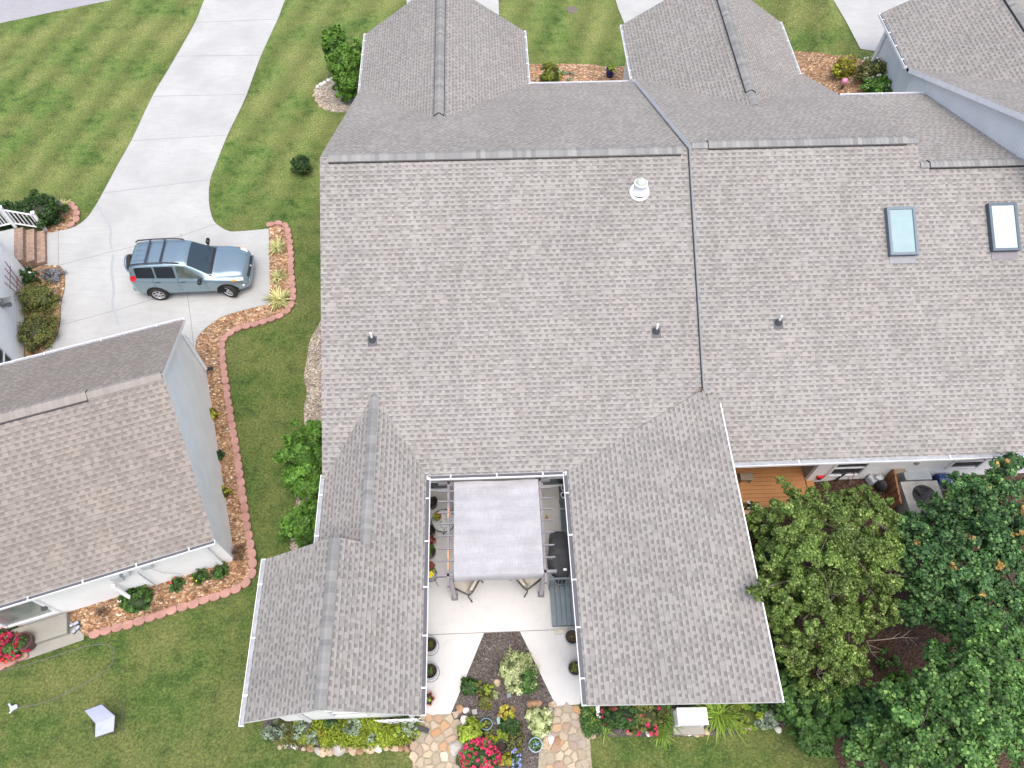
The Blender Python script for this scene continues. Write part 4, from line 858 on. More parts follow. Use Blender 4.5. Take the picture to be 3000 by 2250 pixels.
for i, (x, y) in enumerate([(165, 510), (138, 522), (112, 538), (92, 548), (68, 562), (50, 590), (45, 622), (62, 655), (85, 690)]):
    rock('border_stone', f'pale rounded stone edging the gravel island, {nth(i)} going round from the shrub', 900 + x / 2.212, y / 2.212, .10, RK_W if i < 5 else RK_T, 'stones round the gravel island')
# ---- patio of the left house
MAR = M('maroon_pot', (.10, .05, .05), .5, .2)
pot('plant_pot', 'dark round pot with white tag on the patio slab beside red flowers', 78, 1883, .26, .42, MAR, plant=[('mid', 120, .05, .12, .1)])
shrub('flower_clump', 'bright red and pink flowers spilling over the patio bed', 28, 1895, .62, .38, .42, 'mid', .05, 2400, 44, 'flowers', flowers=[('fpink', 44), ('fred', 20)], fs=.09)
shrub('flower_clump', 'dark leaved red flowers below the patio door at the left edge', 10, 1838, .42, .32, .4, 'deep', .05, 1500, 30, 'flowers', flowers='fred', fn=12, fs=.07)
rock('terracotta_block', 'reddish brown rounded block beside the patio slab', 46, 1847, .22, EDGEM, el=(1.2, .6), rz=.6, flat=.5)
g = G(*Z6([(492, 750)])[0]); m = MB()
def ring(m, c, r, t, rx=0., mi=0, n=24, ry=0., ez=1.):
    M_ = Matrix.Rotation(ry, 3, 'Y') @ Matrix.Rotation(rx, 3, 'X'); m.tube([Vector(c) + M_ @ Vector((r * cos(2 * pi * k / n), r * ez * sin(2 * pi * k / n), 0)) for k in range(n + 1)], t, 6, mi, cap=False)
for dx, dy, a in ((-.03, .09, .5), (.06, -.06, 1.0)):
    m = MB(); c = g + Vector((dx, dy, .035))
    prof = [(-.13, .035), (-.1, .045), (0, .035), (.08, .048), (.13, .03)]
    m.bbox(c + Vector((0, 0, .02)), (.29, .11, .035), a, 0, bev=.017); m.bbox(c + Vector((-.07 * cos(a), -.07 * sin(a), .065)), (.12, .095, .07), a, 1, bev=.03); m.bbox(c + Vector((.05 * cos(a), .05 * sin(a), .05)), (.14, .09, .04), a, 1, bev=.02)
    solo('shoe', m, [M('navy_sole', (.03, .04, .08), .6), M('shoe_grey_mesh', (.35, .38, .45), .8, .5, 60)], 'grey and navy shoe on the patio slab, ' + ('the upper of the pair' if dy > 0 else 'the lower of the pair'), 'shoe', g + Vector((dx, dy, 0)), 'pair of shoes on the slab')
hp = smooth_poly([A(*p) for p in Z6([(-60, 1045), (130, 1005), (340, 940), (500, 888), (640, 858), (715, 868), (742, 905), (735, 965), (690, 1025), (560, 1110), (400, 1190), (270, 1240), (170, 1262), (110, 1270)])], 6)
m = MB(); m.tube([(x, y, .03) for x, y in hp], .012, 8); solo('garden_hose', m, M('grey_hose', (.12, .12, .105), .6), 'thin grey garden hose looping over the lower left lawn', 'hose', (*hp[10], 0))
g = G(*Z6([(100, 1270)])[0]); m = MB(); m.bbox(g + Vector((0, 0, .07)), (.20, .12, .10), .4, bev=.03); m.tube([g + Vector((-.08, .02, .1)), g + Vector((-.12, .1, .16))], .03, 10); m.tube([g + Vector((.0, -.05, .08)), g + Vector((-.1, -.13, .04))], .025, 8); solo('sprinkler', m, M('sprinkler_blue_white', (.45, .5, .62), .35, .4, 30), 'small blue and white sprinkler at the end of the hose', 'sprinkler', g)
# folding lawn chair
q0 = G(*Z6([(640, 1420)])[0]); ch = thing('lawn_chair', 'pale lilac folding lawn chair with dark frame on the lower left lawn', 'lawn chair', q0)
FAB = M('lilac_fabric', (.33, .36, .47), .7, .05, 5); 
def quadsheet(m, a, b, c, d, t=.012, mi=0):
    a, b, c, d = map(Vector, (a, b, c, d)); n = (b - a).cross(d - a).normalized() * t
    m.add([a, b, c, d, a + n, b + n, c + n, d + n], [(0, 3, 2, 1), (4, 5, 6, 7), (0, 1, 5, 4), (1, 2, 6, 5), (2, 3, 7, 6), (3, 0, 4, 7)], mi)
W3 = lambda x, y, z: Vector((*A(*Z6([(x, y)])[0], z), z))
bA, bB, bC, bD = W3(550, 1285, .85), W3(660, 1245, .95), W3(745, 1320, .48), W3(622, 1370, .40)
sA, sB = W3(738, 1420, .42), W3(618, 1460, .40)
m = MB(); quadsheet(m, bA, bD, bC, bB, .015); part('back_panel', m, FAB, ch); m = MB(); quadsheet(m, bD + Vector((0, 0, -.004)), sB, sA, bC + Vector((0, 0, -.004)), .015); part('seat_panel', m, FAB, ch)
m = MB(); m.tube([bA, bD, sB], .014, 6); m.tube([bB, bC, sA], .014, 6); m.tube([bA, bB], .014, 6); m.tube([sA, sB], .014, 6); part('frame', m, DGREY, ch)
for a, b in ((bD, (630, 1440, 0)), (bC, (742, 1440, 0)), (sA, (700, 1320, 0)), (sB, (590, 1360, 0))): m = MB(); m.tube([a, W3(*b)], .013, 6); part('leg', m, DGREY, ch)
m = MB(); e1, e2 = W3(782, 1230, .35), W3(798, 1330, .05); m.tube([e1, W3(790, 1275, .3), e2, W3(796, 1420, .02)], .012, 6); solo('garden_stake', m, DGREY, 'thin dark metal stake standing right of the lilac lawn chair', 'stake', tuple(e2))
# ================= COURTYARD =================
PG = M('pergola_grey', (.17, .16, .175), .5, .12, 5); PG_P = M('pergola_post_mauve', (.34, .31, .33), .5, .1, 5)
pg = thing('pergola', 'grey metal pergola with a pale fabric canopy filling the courtyard', 'pergola', (0, 7.4, 0))
zb = 2.28
lf, lr_, rf, rr_ = A(1310.5, 1686, zb), A(1317.5, 1418, zb), A(1595, 1675.6, zb), A(1582, 1406, zb)
xl = (lf[0] + lr_[0]) / 2; xr = (rf[0] + rr_[0]) / 2
for (x, y) in ((xl + .05, lf[1] - .0), (xl + .05, lr_[1]), (xr - .03, rf[1]), (xr - .03, rr_[1])):
    m = MB(); m.bbox((x, y, 1.14), (.11, .11, 2.2), bev=.006); p_ = part('post', m, PG_P, pg); m = MB(); m.bbox((x, y, .06), (.19, .19, .06), bev=.01); part('foot', m, PG, p_)
    m = MB(); m.box((x - .01, y, zb + .02), (.19, .19, .05)); part('bracket', m, PG, p_)
ORB = M('pergola_orange', (.45, .22, .13), .5, .3, 5)
for x, sgn in ((xl, 1), (xr, 0)):
    y0_, y1_ = lf[1] - .32, lr_[1] + .22; m = MB(); m.box((x, (y0_ + y1_) / 2, zb + .02), (.065, y1_ - y0_, .15))
    b_ = part('beam', m, PG, pg)
    if sgn:
        m = MB(); m.box((x, A(1310, 1505, zb)[1], zb + .097), (.05, .26, .004)); m.box((x, A(1310, 1640, zb)[1], zb + .097), (.05, .60, .004)); part('orange_patch', m, ORB, b_)  # two orange stretches along the top of the left beam
for y in (lf[1] - .01, lr_[1]): m = MB(); m.box(((xl + xr) / 2, y, zb + .03), (xr - xl + .62, .075, .13)); part('cross_beam', m, PG, pg)
ry_ = [A(1300, 1350 + q / 4.254, zb + .1)[1] for q in (385, 513, 648, 790, 940, 1100, 1253)]
for y in ry_: m = MB(); m.box(((xl + xr) / 2, y, zb + .115), (xr - xl + .60, .035, .055)); part('rafter', m, PG, pg)
def canopy_mat():
    m_ = bpy.data.materials.new('canopy_fabric'); m_.use_nodes = True; t = m_.node_tree; N = t.nodes; L = t.links; b = N['Principled BSDF']; p = pos(t)
    f = noise(t, p, 60., 2, .8, 1, .04, 1); f2 = noise(t, p, 60., 2, .8, .04, 1, 1); c = mixc(t, 1., (.49, .49, .515), ramp(t, f, [(.3, .86), (.7, 1.1)]), 'MULTIPLY'); c = mixc(t, 1., c, ramp(t, f2, [(.3, .9), (.7, 1.08)]), 'MULTIPLY')
    c = mixc(t, 1., c, ramp(t, noise(t, p, 1.6, 3), [(.35, .9), (.65, 1.05)]), 'MULTIPLY')
    L.new(c, b.inputs['Base Color']); b.inputs['Roughness'].default_value = .8; tr = N.new('ShaderNodeBsdfTranslucent'); L.new(c, tr.inputs[0]); tp = N.new('ShaderNodeBsdfTransparent')
    mx = N.new('ShaderNodeMixShader'); mx.inputs[0].default_value = .3; L.new(b.outputs[0], mx.inputs[1]); L.new(tr.outputs[0], mx.inputs[2]); m2 = N.new('ShaderNodeMixShader'); m2.inputs[0].default_value = .07; L.new(mx.outputs[0], m2.inputs[1]); L.new(tp.outputs[0], m2.inputs[2]); L.new(m2.outputs[0], N['Material Output'].inputs[0]); return m_
CAN = canopy_mat()
ys = [lr_[1] - .02] + ry_ + [lf[1] - .04]; m = MB(); cx0, cx1 = A(1330, 1500, zb + .15)[0], A(1582, 1500, zb + .15)[0]; cols = 14; rows = []
for a, b in zip(ys[:-1], ys[1:]):
    for k in range(5):
        t = k / 5; rows.append((a + (b - a) * t, zb + .172 - .018 * sin(pi * t)))
rows.append((ys[-1], zb + .172)); rows += [(ys[-1] - .05, zb + .12), (ys[-1] - .085, zb - .02), (ys[-1] - .09, zb - .16)]
vs = []; fs = []
for i, (y, z) in enumerate(rows):
    for j in range(cols + 1): u = j / cols; vs.append((cx0 + (cx1 - cx0) * u, y + .012 * sin(9 * u + i), z + .012 * sin(7 * u + i * .7)))
for i in range(len(rows) - 1):
    for j in range(cols): k = i * (cols + 1) + j; fs.append((k, k + cols + 1, k + cols + 2, k + 1))
m.add(vs, fs, smooth=True); part('canopy', m, CAN, pg)
# patio chairs under the front edge
CUSH = M('beige_cushion', (.50, .46, .39), .9, .1, 8, .3, 90); IRON = M('dark_bronze_frame', (.055, .048, .045), .45, .2)
def patio_chair(px, py, fwd, label):
    x, y = A(px, py, .45); a = atan2(fwd[1], fwd[0]); t = thing('patio_chair', label, 'chair', (x, y, .03), 'cushioned chairs under the pergola')
    def W(l): v = Matrix.Rotation(a, 3, 'Z') @ Vector(l); return Vector((x + v.x, y + v.y, .03 + v.z))
    m = MB(); m.bbox(W((0, 0, .44)), (.56, .56, .12), a, bev=.045); part('seat_cushion', m, CUSH, t)
    m = MB(); m.bbox(W((-.33, 0, .78)), (.12, .54, .56), a, bev=.045, ry=-.25); part('back_cushion', m, CUSH, t)
    m = MB()
    m.tube([W((-.46, -.32, 1.06)), W((-.47, 0, 1.09)), W((-.46, .32, 1.06))], .026, 8); m.tube([W((-.42, -.29, .98)), W((-.42, .29, .98))], .018, 6); part('back_frame', m, IRON, t)
    for s in (-1, 1):
        m = MB(); m.tube([W((-.46, .32 * s, 1.06)), W((-.30, .33 * s, .40)), W((-.42, .33 * s, 0.02))], .02, 8); part('leg', m, IRON, t)
        m = MB(); m.tube([W((-.37, .34 * s, .68)), W((.0, .36 * s, .66)), W((.28, .35 * s, .62)), W((.30, .34 * s, .3)), W((.26, .33 * s, .02))], .022, 8); part('armrest', m, IRON, t)
    m = MB(); m.bbox(W((0, 0, .36)), (.58, .60, .03), a, bev=.01); part('seat_frame', m, IRON, t)
patio_chair(1362, 1705, (-.86, .5), 'beige cushioned patio chair under the left front corner of the canopy')
patio_chair(1548, 1688, (.8, .6), 'beige cushioned patio chair under the right front corner of the canopy')
# glass table with a geranium
tx, ty = A(1300, 1525, .72); tb = thing('glass_table', 'round glass table with thin black rim beside the pergola beam', 'table', (tx, ty, .03))
m = MB(); ring(m, (tx, ty, .72), .37, .014, n=40); part('rim', m, BLACK, tb)
m = MB(); m.lathe((tx, ty, .715), [(.001, 0), (.36, 0), (.36, .008), (.001, .008)], 40)
gm, t_, b_, N_, L_ = newmat('clear_table_glass'); b_.inputs['Base Color'].default_value = (.8, .85, .82, 1); b_.inputs['Roughness'].default_value = .03; b_.inputs['Alpha'].default_value = .22
part('glass_top', m, gm, tb)
m = MB()
for k in range(3):
    a = 2 * pi * k / 3 + .5; m.tube([(tx + .06 * cos(a + 1), ty + .06 * sin(a + 1), .70), (tx + .2 * cos(a), ty + .2 * sin(a), .5), (tx + .08 * cos(a), ty + .08 * sin(a), .3), (tx + .30 * cos(a - .2), ty + .30 * sin(a - .2), .03)], .012, 6)
ring(m, (tx, ty, .42), .13, .01); part('base', m, BLACK, tb)
TERR = M('terracotta', (.36, .13, .09), .8, .15, 9); TUB = M('grey_blue_tub', (.27, .31, .33), .4, .08, 4); TUBD = M('dark_tub', (.07, .075, .08), .5, .1)
pot('flower_pot', 'geranium pot with pink blooms standing on the glass table', 1282, 1514, .12, .16, TERR, z0=.73, plant=[('lime', 130, .05, .13, .12), ('fpink', 30, .04, .05, .1)])
pot('hose_pot', 'black mesh pot with coiled hose against the west courtyard wall', 1265, 1475, .19, .34, BLACK, fl=.7)
g = G(1265, 1475); m = MB()
for k in range(4): ring(m, (g.x, g.y, .27 + .022 * k), .11 - .015 * (k % 2), .014, n=20)
m.tube([(g.x - .1, g.y, .33), (g.x - .16, g.y + .15, .5), (g.x - .22, g.y + .28, .3)], .012, 6); solo('coiled_hose', m, BLACK, 'black coiled hose lying inside the black mesh pot', 'hose', (g.x, g.y, .2))
pot('plant_pot', 'empty black pot below the glass table by the courtyard wall', 1261, 1559, .165, .3, BLACK, fl=.6)
lob = lambda a, z: 1 + .16 * cos(6 * a)
pot('plant_pot', 'red scalloped planter between the black pot and the green herb pot', 1261, 1586, .17, .3, TERR, wob=lob, plant=[('red', 60, .05, .09, .08)])
pot('plant_pot', 'round brown pot full of leafy green herbs by the courtyard wall', 1260, 1620, .185, .3, MAR, plant=[('mid', 420, .05, .17, .2)])
pot('flower_pot', 'pot of dark red and yellow flowers on the wire plant stand', 1259, 1662, .15, .22, MAR, z0=.5, plant=[('red', 130, .05, .14, .14), ('mid', 120, .05, .15, .12)])
x, y = A(1261, 1680, .5); m = MB(); P_ = np.array([(x + .02, y - .07, .72)]) + rng.normal(0, .05, (60, 3)); 
o_ = bpy.data.objects.new('flower_clump', leafmesh('f', P_, .05, LF['fyel'], 1., 1.1, (x, y, .7))); sc.collection.objects.link(o_); o_.location = (x, y, .7); tag(o_, 'bright yellow flowers spilling over the wire plant stand', 'flowers')
sx, sy = A(1263, 1700, .48); st = thing('plant_stand', 'black wire plant stand with curled legs by the courtyard wall', 'plant stand', (sx, sy, .03)); m = MB()
for k in range(7): m.tube([(sx - .14 + k * .047, sy - .02, .48), (sx - .14 + k * .047, sy + .3, .48)], .005, 4)
for k in range(7): m.tube([(sx - .14, sy - .02 + k * .053, .48), (sx + .14, sy - .02 + k * .053, .48)], .005, 4)
ring(m, (sx, sy + .14, .475), .18, .009); part('shelf', m, BLACK, st)
for dx, dy in ((-.14, -.02), (.14, -.02), (-.14, .3), (.14, .3)):
    m = MB(); m.tube(smooth_poly([(sx + dx, sy + dy, .48), (sx + dx * 1.1, sy + dy - .02, .25), (sx + dx * 1.25, sy + dy * 1.05 - .03, .06), (sx + dx * 1.45, sy + dy - .03, .05)], 4), .008, 6); part('leg', m, BLACK, st)
# cabinets along the east wall
CABT = M('cabinet_dark_top', (.06, .075, .085), .35, .15, 5); CABW = M('cabinet_white', (.60, .63, .62), .5, .06)
for nm, y0_, y1_, zt in (('nearest the house corner, carrying three round pots', 8.52, 9.24, 1.0), ('beside the covered grill, with a bare dark top', 7.62, 8.49, .92)):
    t = thing('cabinet', 'white outdoor cabinet with dark top ' + nm, 'cabinet', (2.2, (y0_ + y1_) / 2, .03)); m = MB(); m.bbox((2.2, (y0_ + y1_) / 2, zt / 2), (.40, y1_ - y0_ - .04, zt - .06), bev=.006); part('body', m, CABW, t)
    m = MB(); m.bbox((2.18, (y0_ + y1_) / 2, zt), (.46, y1_ - y0_, .035), bev=.006); part('top', m, CABT, t)
    for q in (.27, .73):
        m = MB(); m.bbox((1.994, y0_ + (y1_ - y0_) * q, zt / 2), (.014, (y1_ - y0_) * .42, zt - .2), bev=.004); d_ = part('door', m, CABW, t); m = MB(); m.box((1.98, y0_ + (y1_ - y0_) * (.46 if q < .5 else .54), zt * .6), (.02, .015, .12)); part('handle', m, DGREY, d_)
WP = M('white_glazed_pot', (.62, .64, .68), .3, .05)
for (px, py), nm in zip(((1653, 1406), (1653, 1431), (1652, 1452)), ('the house wall', 'the middle of the cabinet', 'the second cabinet')):
    pot('small_pot', f'small white round pot on the cabinet top, the one nearest {nm}', px, py, .10, .15, WP, z0=1.02, group='white pots on the cabinet')
# covered grill
poly = [A(1200 + x / 4.254, 1350 + y / 4.254, .85) for x, y in [(1755, 900), (1850, 880), (1935, 888), (1965, 945), (1990, 1060), (2005, 1230), (2005, 1350), (1975, 1440), (1900, 1475), (1850, 1450), (1800, 1370), (1740, 1270), (1722, 1200), (1742, 1090), (1742, 970)]]
poly = smooth_poly(poly, 3, True); cxg = sum(p[0] for p in poly) / len(poly); cyg = sum(p[1] for p in poly) / len(poly); n = len(poly)
gr_ = thing('covered_grill', 'barbecue grill under a dark grey fabric cover by the east wall', 'grill', (cxg, cyg, .03)); m = MB(); vs = []
for r_, z in ((.90, .06), (.97, .35), (.99, .62), (1.0, .80), (.96, .93), (.80, 1.0), (.55, 1.08), (.28, 1.11)):
    for i, p in enumerate(poly): k = 1 + .025 * sin(i * 1.9 + z * 4) * (1 - z * .5); zz = z - (.16 * max(0, (cyg - p[1]) / .6) if z > .7 else 0); vs.append((cxg + (p[0] - cxg) * r_ * k, cyg + (p[1] - cyg) * r_ * k, zz + .012 * sin(i * 2.3)))
fs = [(i * n + k, i * n + (k + 1) % n, (i + 1) * n + (k + 1) % n, (i + 1) * n + k) for i in range(7) for k in range(n)] + [tuple(range(7 * n, 8 * n))]
m.add(vs, fs, smooth=True); part('cover', m, M('grill_cover_fabric', (.05, .052, .056), .8, .25, 6, .5, 25), gr_)
m = MB(); lx, ly = A(1200 + 1938 / 4.254, 1350 + 1350 / 4.254, 1.02); m.box((lx, ly, .99), (.10, .07, .004), .05, rx=.15); part('paper_tag', m, M('white_paper', (.8, .8, .8), .6, .02), gr_)
m = MB(); m.tube([A(1608, 1640, .95) + (.97,), A(1613, 1632, 1.) + (1.0,), A(1617, 1640, .95) + (.97,)], .008, 5); part('cover_strap', m, M('strap_pale', (.4, .43, .48), .5), gr_)
# grey plank platform with railing in front of the east door
PLK = M('grey_painted_plank', (.13, .165, .18), .55, .12, 4); dk = thing('deck_platform', 'low slate grey plank platform with railing against the east courtyard wall', 'platform', (1.95, 5.75, .03))
x0, x1, y0_, y1_ = 1.51, 2.40, 5.16, 6.32; n = 6
m = MB()
for i in range(n): wd_ = (x1 - x0) / n; m.bbox((x0 + wd_ * (i + .5), (y0_ + y1_) / 2, .26), (wd_ - .014, y1_ - y0_, .035), bev=.004)
part('planks', m, PLK, dk); m = MB(); m.box(((x0 + x1) / 2, (y0_ + y1_) / 2, .13), (x1 - x0 - .04, y1_ - y0_ - .04, .2)); part('frame', m, PLK, dk)
m = MB(); m.box((x0 + .03, y1_ + .02, .52), (.09, .09, .98)); m.bbox((x0 + .03, y1_ + .02, 1.02), (.12, .12, .03), bev=.006); part('railing_post', m, PLK, dk)
m = MB(); m.box(((x0 + x1) / 2, y1_ + .02, .96), (x1 - x0, .06, .045)); m.box(((x0 + x1) / 2, y1_ + .02, .36), (x1 - x0, .045, .045))
for k in range(1, 8): m.box((x0 + .03 + k * .107, y1_ + .02, .66), (.03, .03, .56))
part('railing', m, PLK, dk)
m = MB(); m.bbox((2.0, 5.03, .05), (.84, .14, .06), bev=.015); solo('threshold_board', m, M('pale_board', (.5, .47, .38), .8, .2, 9), 'pale worn board along the front of the grey plank platform', 'board', (2.0, 5.03, .03))
# walk pots
for nm, px, py, pl in (('upper', 1259, 1891, 'azalea'), ('lower', 1260, 1968, 'mid')):
    pot('tub_planter', f'grey blue round tub planter by the west wing, the {nm} of the two', px, py, .235, .36, TUB, fl=.62, saucer=TUBD, rim=.025, plant=[(pl, 90, .04, .10, .12)], group='grey tubs on the west walk')
pot('plant_pot', 'red scalloped pot at the lower end of the west walk', 1254, 2049, .18, .25, TERR, wob=lob, plant=[('lime', 50, .05, .07, .08)])
pot('tub_planter', 'grey blue round tub of bare soil by the east wing', 1676, 1869, .225, .34, TUB, fl=.8, plant=[('lime', 8, .04, .05, .03)])
pot('tub_planter', 'grey blue tub of mixed succulents and a white stone by the east wing', 1684, 1960, .215, .32, TUB, fl=.85, plant=[('azalea', 160, .05, .14, .12), ('gold', 60, .05, .1, .12), ('fwhite', 16, .07, .05, .03)])
# ================= GARDEN BED =================
def pe(x, y): return (1200 + x / 4.254, 1860 + y / 4.254)
def s1(name, label, x, y, r, h, leaf, size=.045, n=600, k=24, **kw): return shrub(name, label, *pe(x, y), r, kw.pop('ry', r * .92), h, leaf, size, n, k, kw.pop('cat', 'shrub'), **kw)
s1('shrub', 'large cream variegated shrub in the middle of the garden bed', 1345, 455, .50, .42, 'varieg', .04, 5200, 80, ry=.56)
s1('shrub', 'fine green mounded shrub growing out of the variegated one', 1445, 545, .33, .48, 'mid', .035, 3200, 60, ry=.40)
s1('seedling', 'tiny green seedling alone near the top of the garden bed', 1238, 175, .08, .06, 'varieg', .03, 90, 5, core=False, cat='plant')
s1('shrub', 'dark green low shrub leaning over the left edge of the garden bed', 745, 650, .30, .25, 'deep', .045, 1600, 34)
s1('shrub', 'yellowish low shrub right of the dark one at the left edge', 860, 630, .17, .24, 'azalea', .045, 800, 18)
s1('shrub', 'olive green rounded low shrub near the tan half rock', 975, 670, .17, .22, 'lime', .035, 700, 18)
s1('hosta', 'small golden rosette below the olive rounded shrub', 1068, 748, .12, .12, 'varieg', .06, 120, 8, cat='plant', core=False)
s1('shrub', 'gold and bronze low shrub left of centre in the bed', 935, 805, .24, .2, 'azalea', .045, 1100, 24, ry=.22)
s1('shrub', 'small gold sprig below the bronze shrub', 985, 905, .10, .12, 'gold', .045, 220, 8)
s1('spirea', 'orange gold topped shrub right of the oval blue dish', 1205, 975, .23, .35, 'gold', .05, 1100, 24, flowers='orange', fn=10)
s1('shrub', 'dark green shrub below the orange gold one', 1245, 1120, .30, .28, 'deep', .045, 1500, 32)
s1('shrub', 'loose olive groundcover in the lower middle of the bed', 1300, 1310, .34, .16, 'azalea', .035, 1000, 30, ry=.4, core=False)
s1('shrub', 'pale lime clump above the dark round pot', 1165, 1275, .17, .2, 'lime', .055, 420, 14)
s1('shrub', 'lime yellow rounded shrub at the left of the lower bed', 745, 1195, .32, .38, 'lime', .05, 2300, 44)
s1('shrub', 'golden clump between the lime shrub and the dark pot', 1010, 1340, .20, .22, 'gold', .05, 700, 18)
s1('shrub', 'bronze tinged clump below the oval blue dish', 955, 1215, .17, .15, 'azalea', .045, 500, 14)
s1('hosta', 'large pale edged hosta beside the right flagstones', 1600, 1055, .36, .28, 'varieg', .11, 620, 30, cat='plant', csz=.35)
s1('shrub', 'small dark green tuft below the pale hosta', 1700, 1150, .17, .14, 'mid', .04, 600, 14)
s1('petunia', 'big mound of hot pink flowers at the bottom of the garden bed', 880, 1545, .56, .38, 'mid', .05, 2000, 50, ry=.5, cat='flowers', flowers='fpink', fn=105, fs=.075)
s1('shrub', 'yellow green clump beside the blue flowers at the bottom edge', 1200, 1565, .22, .2, 'gold', .05, 800, 18)
s1('flower_clump', 'pale blue flowers at the bottom edge of the garden bed', 1325, 1560, .16, .16, 'mid', .04, 400, 12, cat='flowers', flowers='fblue', fn=22, fs=.05, ry=.28)
GLB = M('blue_green_glaze', (.10, .22, .24), .2, .2, 6); GLP = M('pale_blue_glaze', (.28, .38, .45), .25, .15, 6)
pot('plant_pot', 'oval blue green dish with a sprig in the middle of the bed', *pe(955, 1115), .18, .14, GLB, wob=lambda a, z: 1 - .14 * abs(sin(a)), plant=[('lime', 30, .05, .1, .06)])
pot('plant_pot', 'pale blue glazed pot with small blue flowers by the right flagstones', *pe(1568, 1378), .185, .28, GLP, plant=[('mid', 220, .045, .14, .12), ('fblue', 50, .03, .12, .14)])
pot('plant_pot', 'dark empty round pot in the lower middle of the bed', *pe(1155, 1395), .15, .25, BLACK, fl=.5)
g = G(*pe(812, 965)); m = MB(); m.bbox(g + Vector((0, 0, .10)), (.15, .15, .025), .2, bev=.006, rx=.25); m.tube([g, g + Vector((0, 0, .1))], .012, 6); solo('solar_light', m, M('solar_cell', (.02, .03, .05), .15), 'small dark square solar light in the garden bed', 'garden light', g)
g = G(*pe(1240, 752)); m = MB(); m.bbox(g + Vector((0, 0, .03)), (.12, .13, .03), .05, bev=.006); solo('valve_box', m, M('slate_lid', (.16, .2, .22), .6), 'small slate grey square lid in the garden bed mulch', 'utility lid', g)
g = G(*pe(1110, 1075)); m = MB(); m.bbox(g + Vector((0, 0, .06)), (.1, .22, .05), .1, bev=.02); solo('garden_ornament', m, M('teal_stone', (.2, .33, .33), .4), 'narrow teal ornament beside the orange gold shrub', 'garden ornament', g)
for nm, x, y, r, mt, lab in (('rock', 1090, 595, .13, RK_T, 'tan half round rock near the middle of the garden bed'), ('rock', 1552, 868, .17, RK_B, 'reddish brown rock above the pale edged hosta'), ('rock', 625, 922, .10, RK_B, 'small brown rock at the left edge of the bed'),
        ('rock', 700, 940, .10, RK_W, 'white rock next to the small brown one'), ('rock', 690, 1072, .15, RK_W, 'large whitish rock above the lime yellow shrub'), ('rock', 582, 1408, .2, RK_G, 'long pale grey stone between bed and left flagstones'),
        ('rock', 1685, 1222, .13, RK_G, 'mottled grey rock below the pale hosta'), ('rock', 1757, 1305, .12, RK_W, 'white rock on the edge of the right flagstones'), ('rock', 1690, 1350, .15, RK_T, 'tan rock right of the pale blue pot'), ('rock', 1835, 1320, .11, RK_B, 'brown rock right of the white rock'),
        ('rock', 1780, 870, .12, RK_T, 'tan flat rock at the tip of the east walk'), ('rock', 1750, 935, .09, RK_G, 'grey rock below the tip of the east walk'), ('rock', 640, 1490, .12, RK_T, 'tan rock left of the hot pink mound')):
    rock(nm, lab, *pe(x, y), r, mt)
# ================= SOUTH BEDS =================
def pl(x, y): return (700 + x / 3.687, 1900 + y / 3.687)
def pr_(x, y): return (1650 + x / 3.16, 1900 + y / 3.16)
cover('ground_cover', 'dense yellow green ground cover along the wall below the west wing', [pl(*q) for q in [(640, 790), (1600, 770), (1930, 760), (1930, 880), (1830, 985), (1600, 1040), (1040, 1050), (700, 1010)]], 11000, .045, 'limeg', .22, k=240, csz=.14) if False else None
LF['limeg'] = leafmat('leaf_moss_lime', (.10, .16, .012), (.27, .34, .03), 2.5)
cover('ground_cover', 'dense yellow green ground cover along the wall below the west wing', [pl(*q) for q in [(640, 800), (1600, 780), (1930, 770), (1930, 880), (1830, 985), (1600, 1040), (1040, 1050), (700, 1010)]], 12000, .042, 'limeg', .22, k=260, csz=.13)
cover('ground_cover', 'thin olive ground cover at the left end of the bed below the west wing', [pl(*q) for q in [(380, 820), (640, 800), (700, 1000), (600, 1040), (400, 1010)]], 2600, .04, 'azalea', .12, k=80, csz=.12)
for x, y, r, lf_, lab in ((390, 900, .32, 'grey', 'grey green leafy clump at the left end of the bed below the west wing'), (700, 870, .34, 'grey', 'grey green spreading clump right of the downspout'), (800, 960, .22, 'grey', 'low silvery clump in front of the spreading one'),
        (1240, 850, .30, 'grey', 'whitish green variegated clump under the window'), (1440, 960, .18, 'grey', 'small silvery clump near the stone edge'), (1850, 830, .28, 'grey', 'silvery clump beside the black drain boot'), (1720, 920, .26, 'lime', 'lime leaved clump in front of the white lattice'),
        (1000, 800, .22, 'mid', 'dark green clump against the wall below the west wing'), (1780, 780, .18, 'mid', 'dark green clump behind the lattice foot'), (900, 920, .16, 'gold', 'yellow sprig in the ground cover')):
    shrub('clump', lab, *pl(x, y), r, r * .85, .32, lf_, .045, int(2600 * r), 24, 'plant')
for i, (x, y, r, mt) in enumerate([(450, 1060, .09, RK_T), (510, 1045, .08, RK_W), (602, 1050, .10, RK_W), (700, 1085, .08, RK_T), (775, 1075, .12, RK_B), (855, 1108, .12, RK_G), (915, 1112, .13, RK_T), (985, 1110, .12, RK_T), (1080, 1090, .19, RK_G), (1165, 1085, .09, RK_B), (1225, 1098, .13, RK_T), (1310, 1098, .14, RK_B), (1365, 1075, .09, RK_T), (1420, 1082, .16, RK_T), (1503, 1075, .12, RK_W), (1590, 1068, .1, RK_T), (1680, 1072, .12, RK_T), (1752, 1080, .10, RK_B), (1810, 1085, .10, RK_B)]):
    rock('border_stone', f'rough stone edging the bed below the west wing, {nth(i)} from the left', *pl(x, y), r, mt, 'stones edging the west wing bed', z=.02)
m = MB()
for k in range(5):
    u = -3.35 + k * .22; m.tube([(u, 2.75, .1), (u + .25, 2.72, 1.0)], .014, 5); m.tube([(u + .3, 2.73, .1), (u, 2.70, 1.0)], .014, 5)
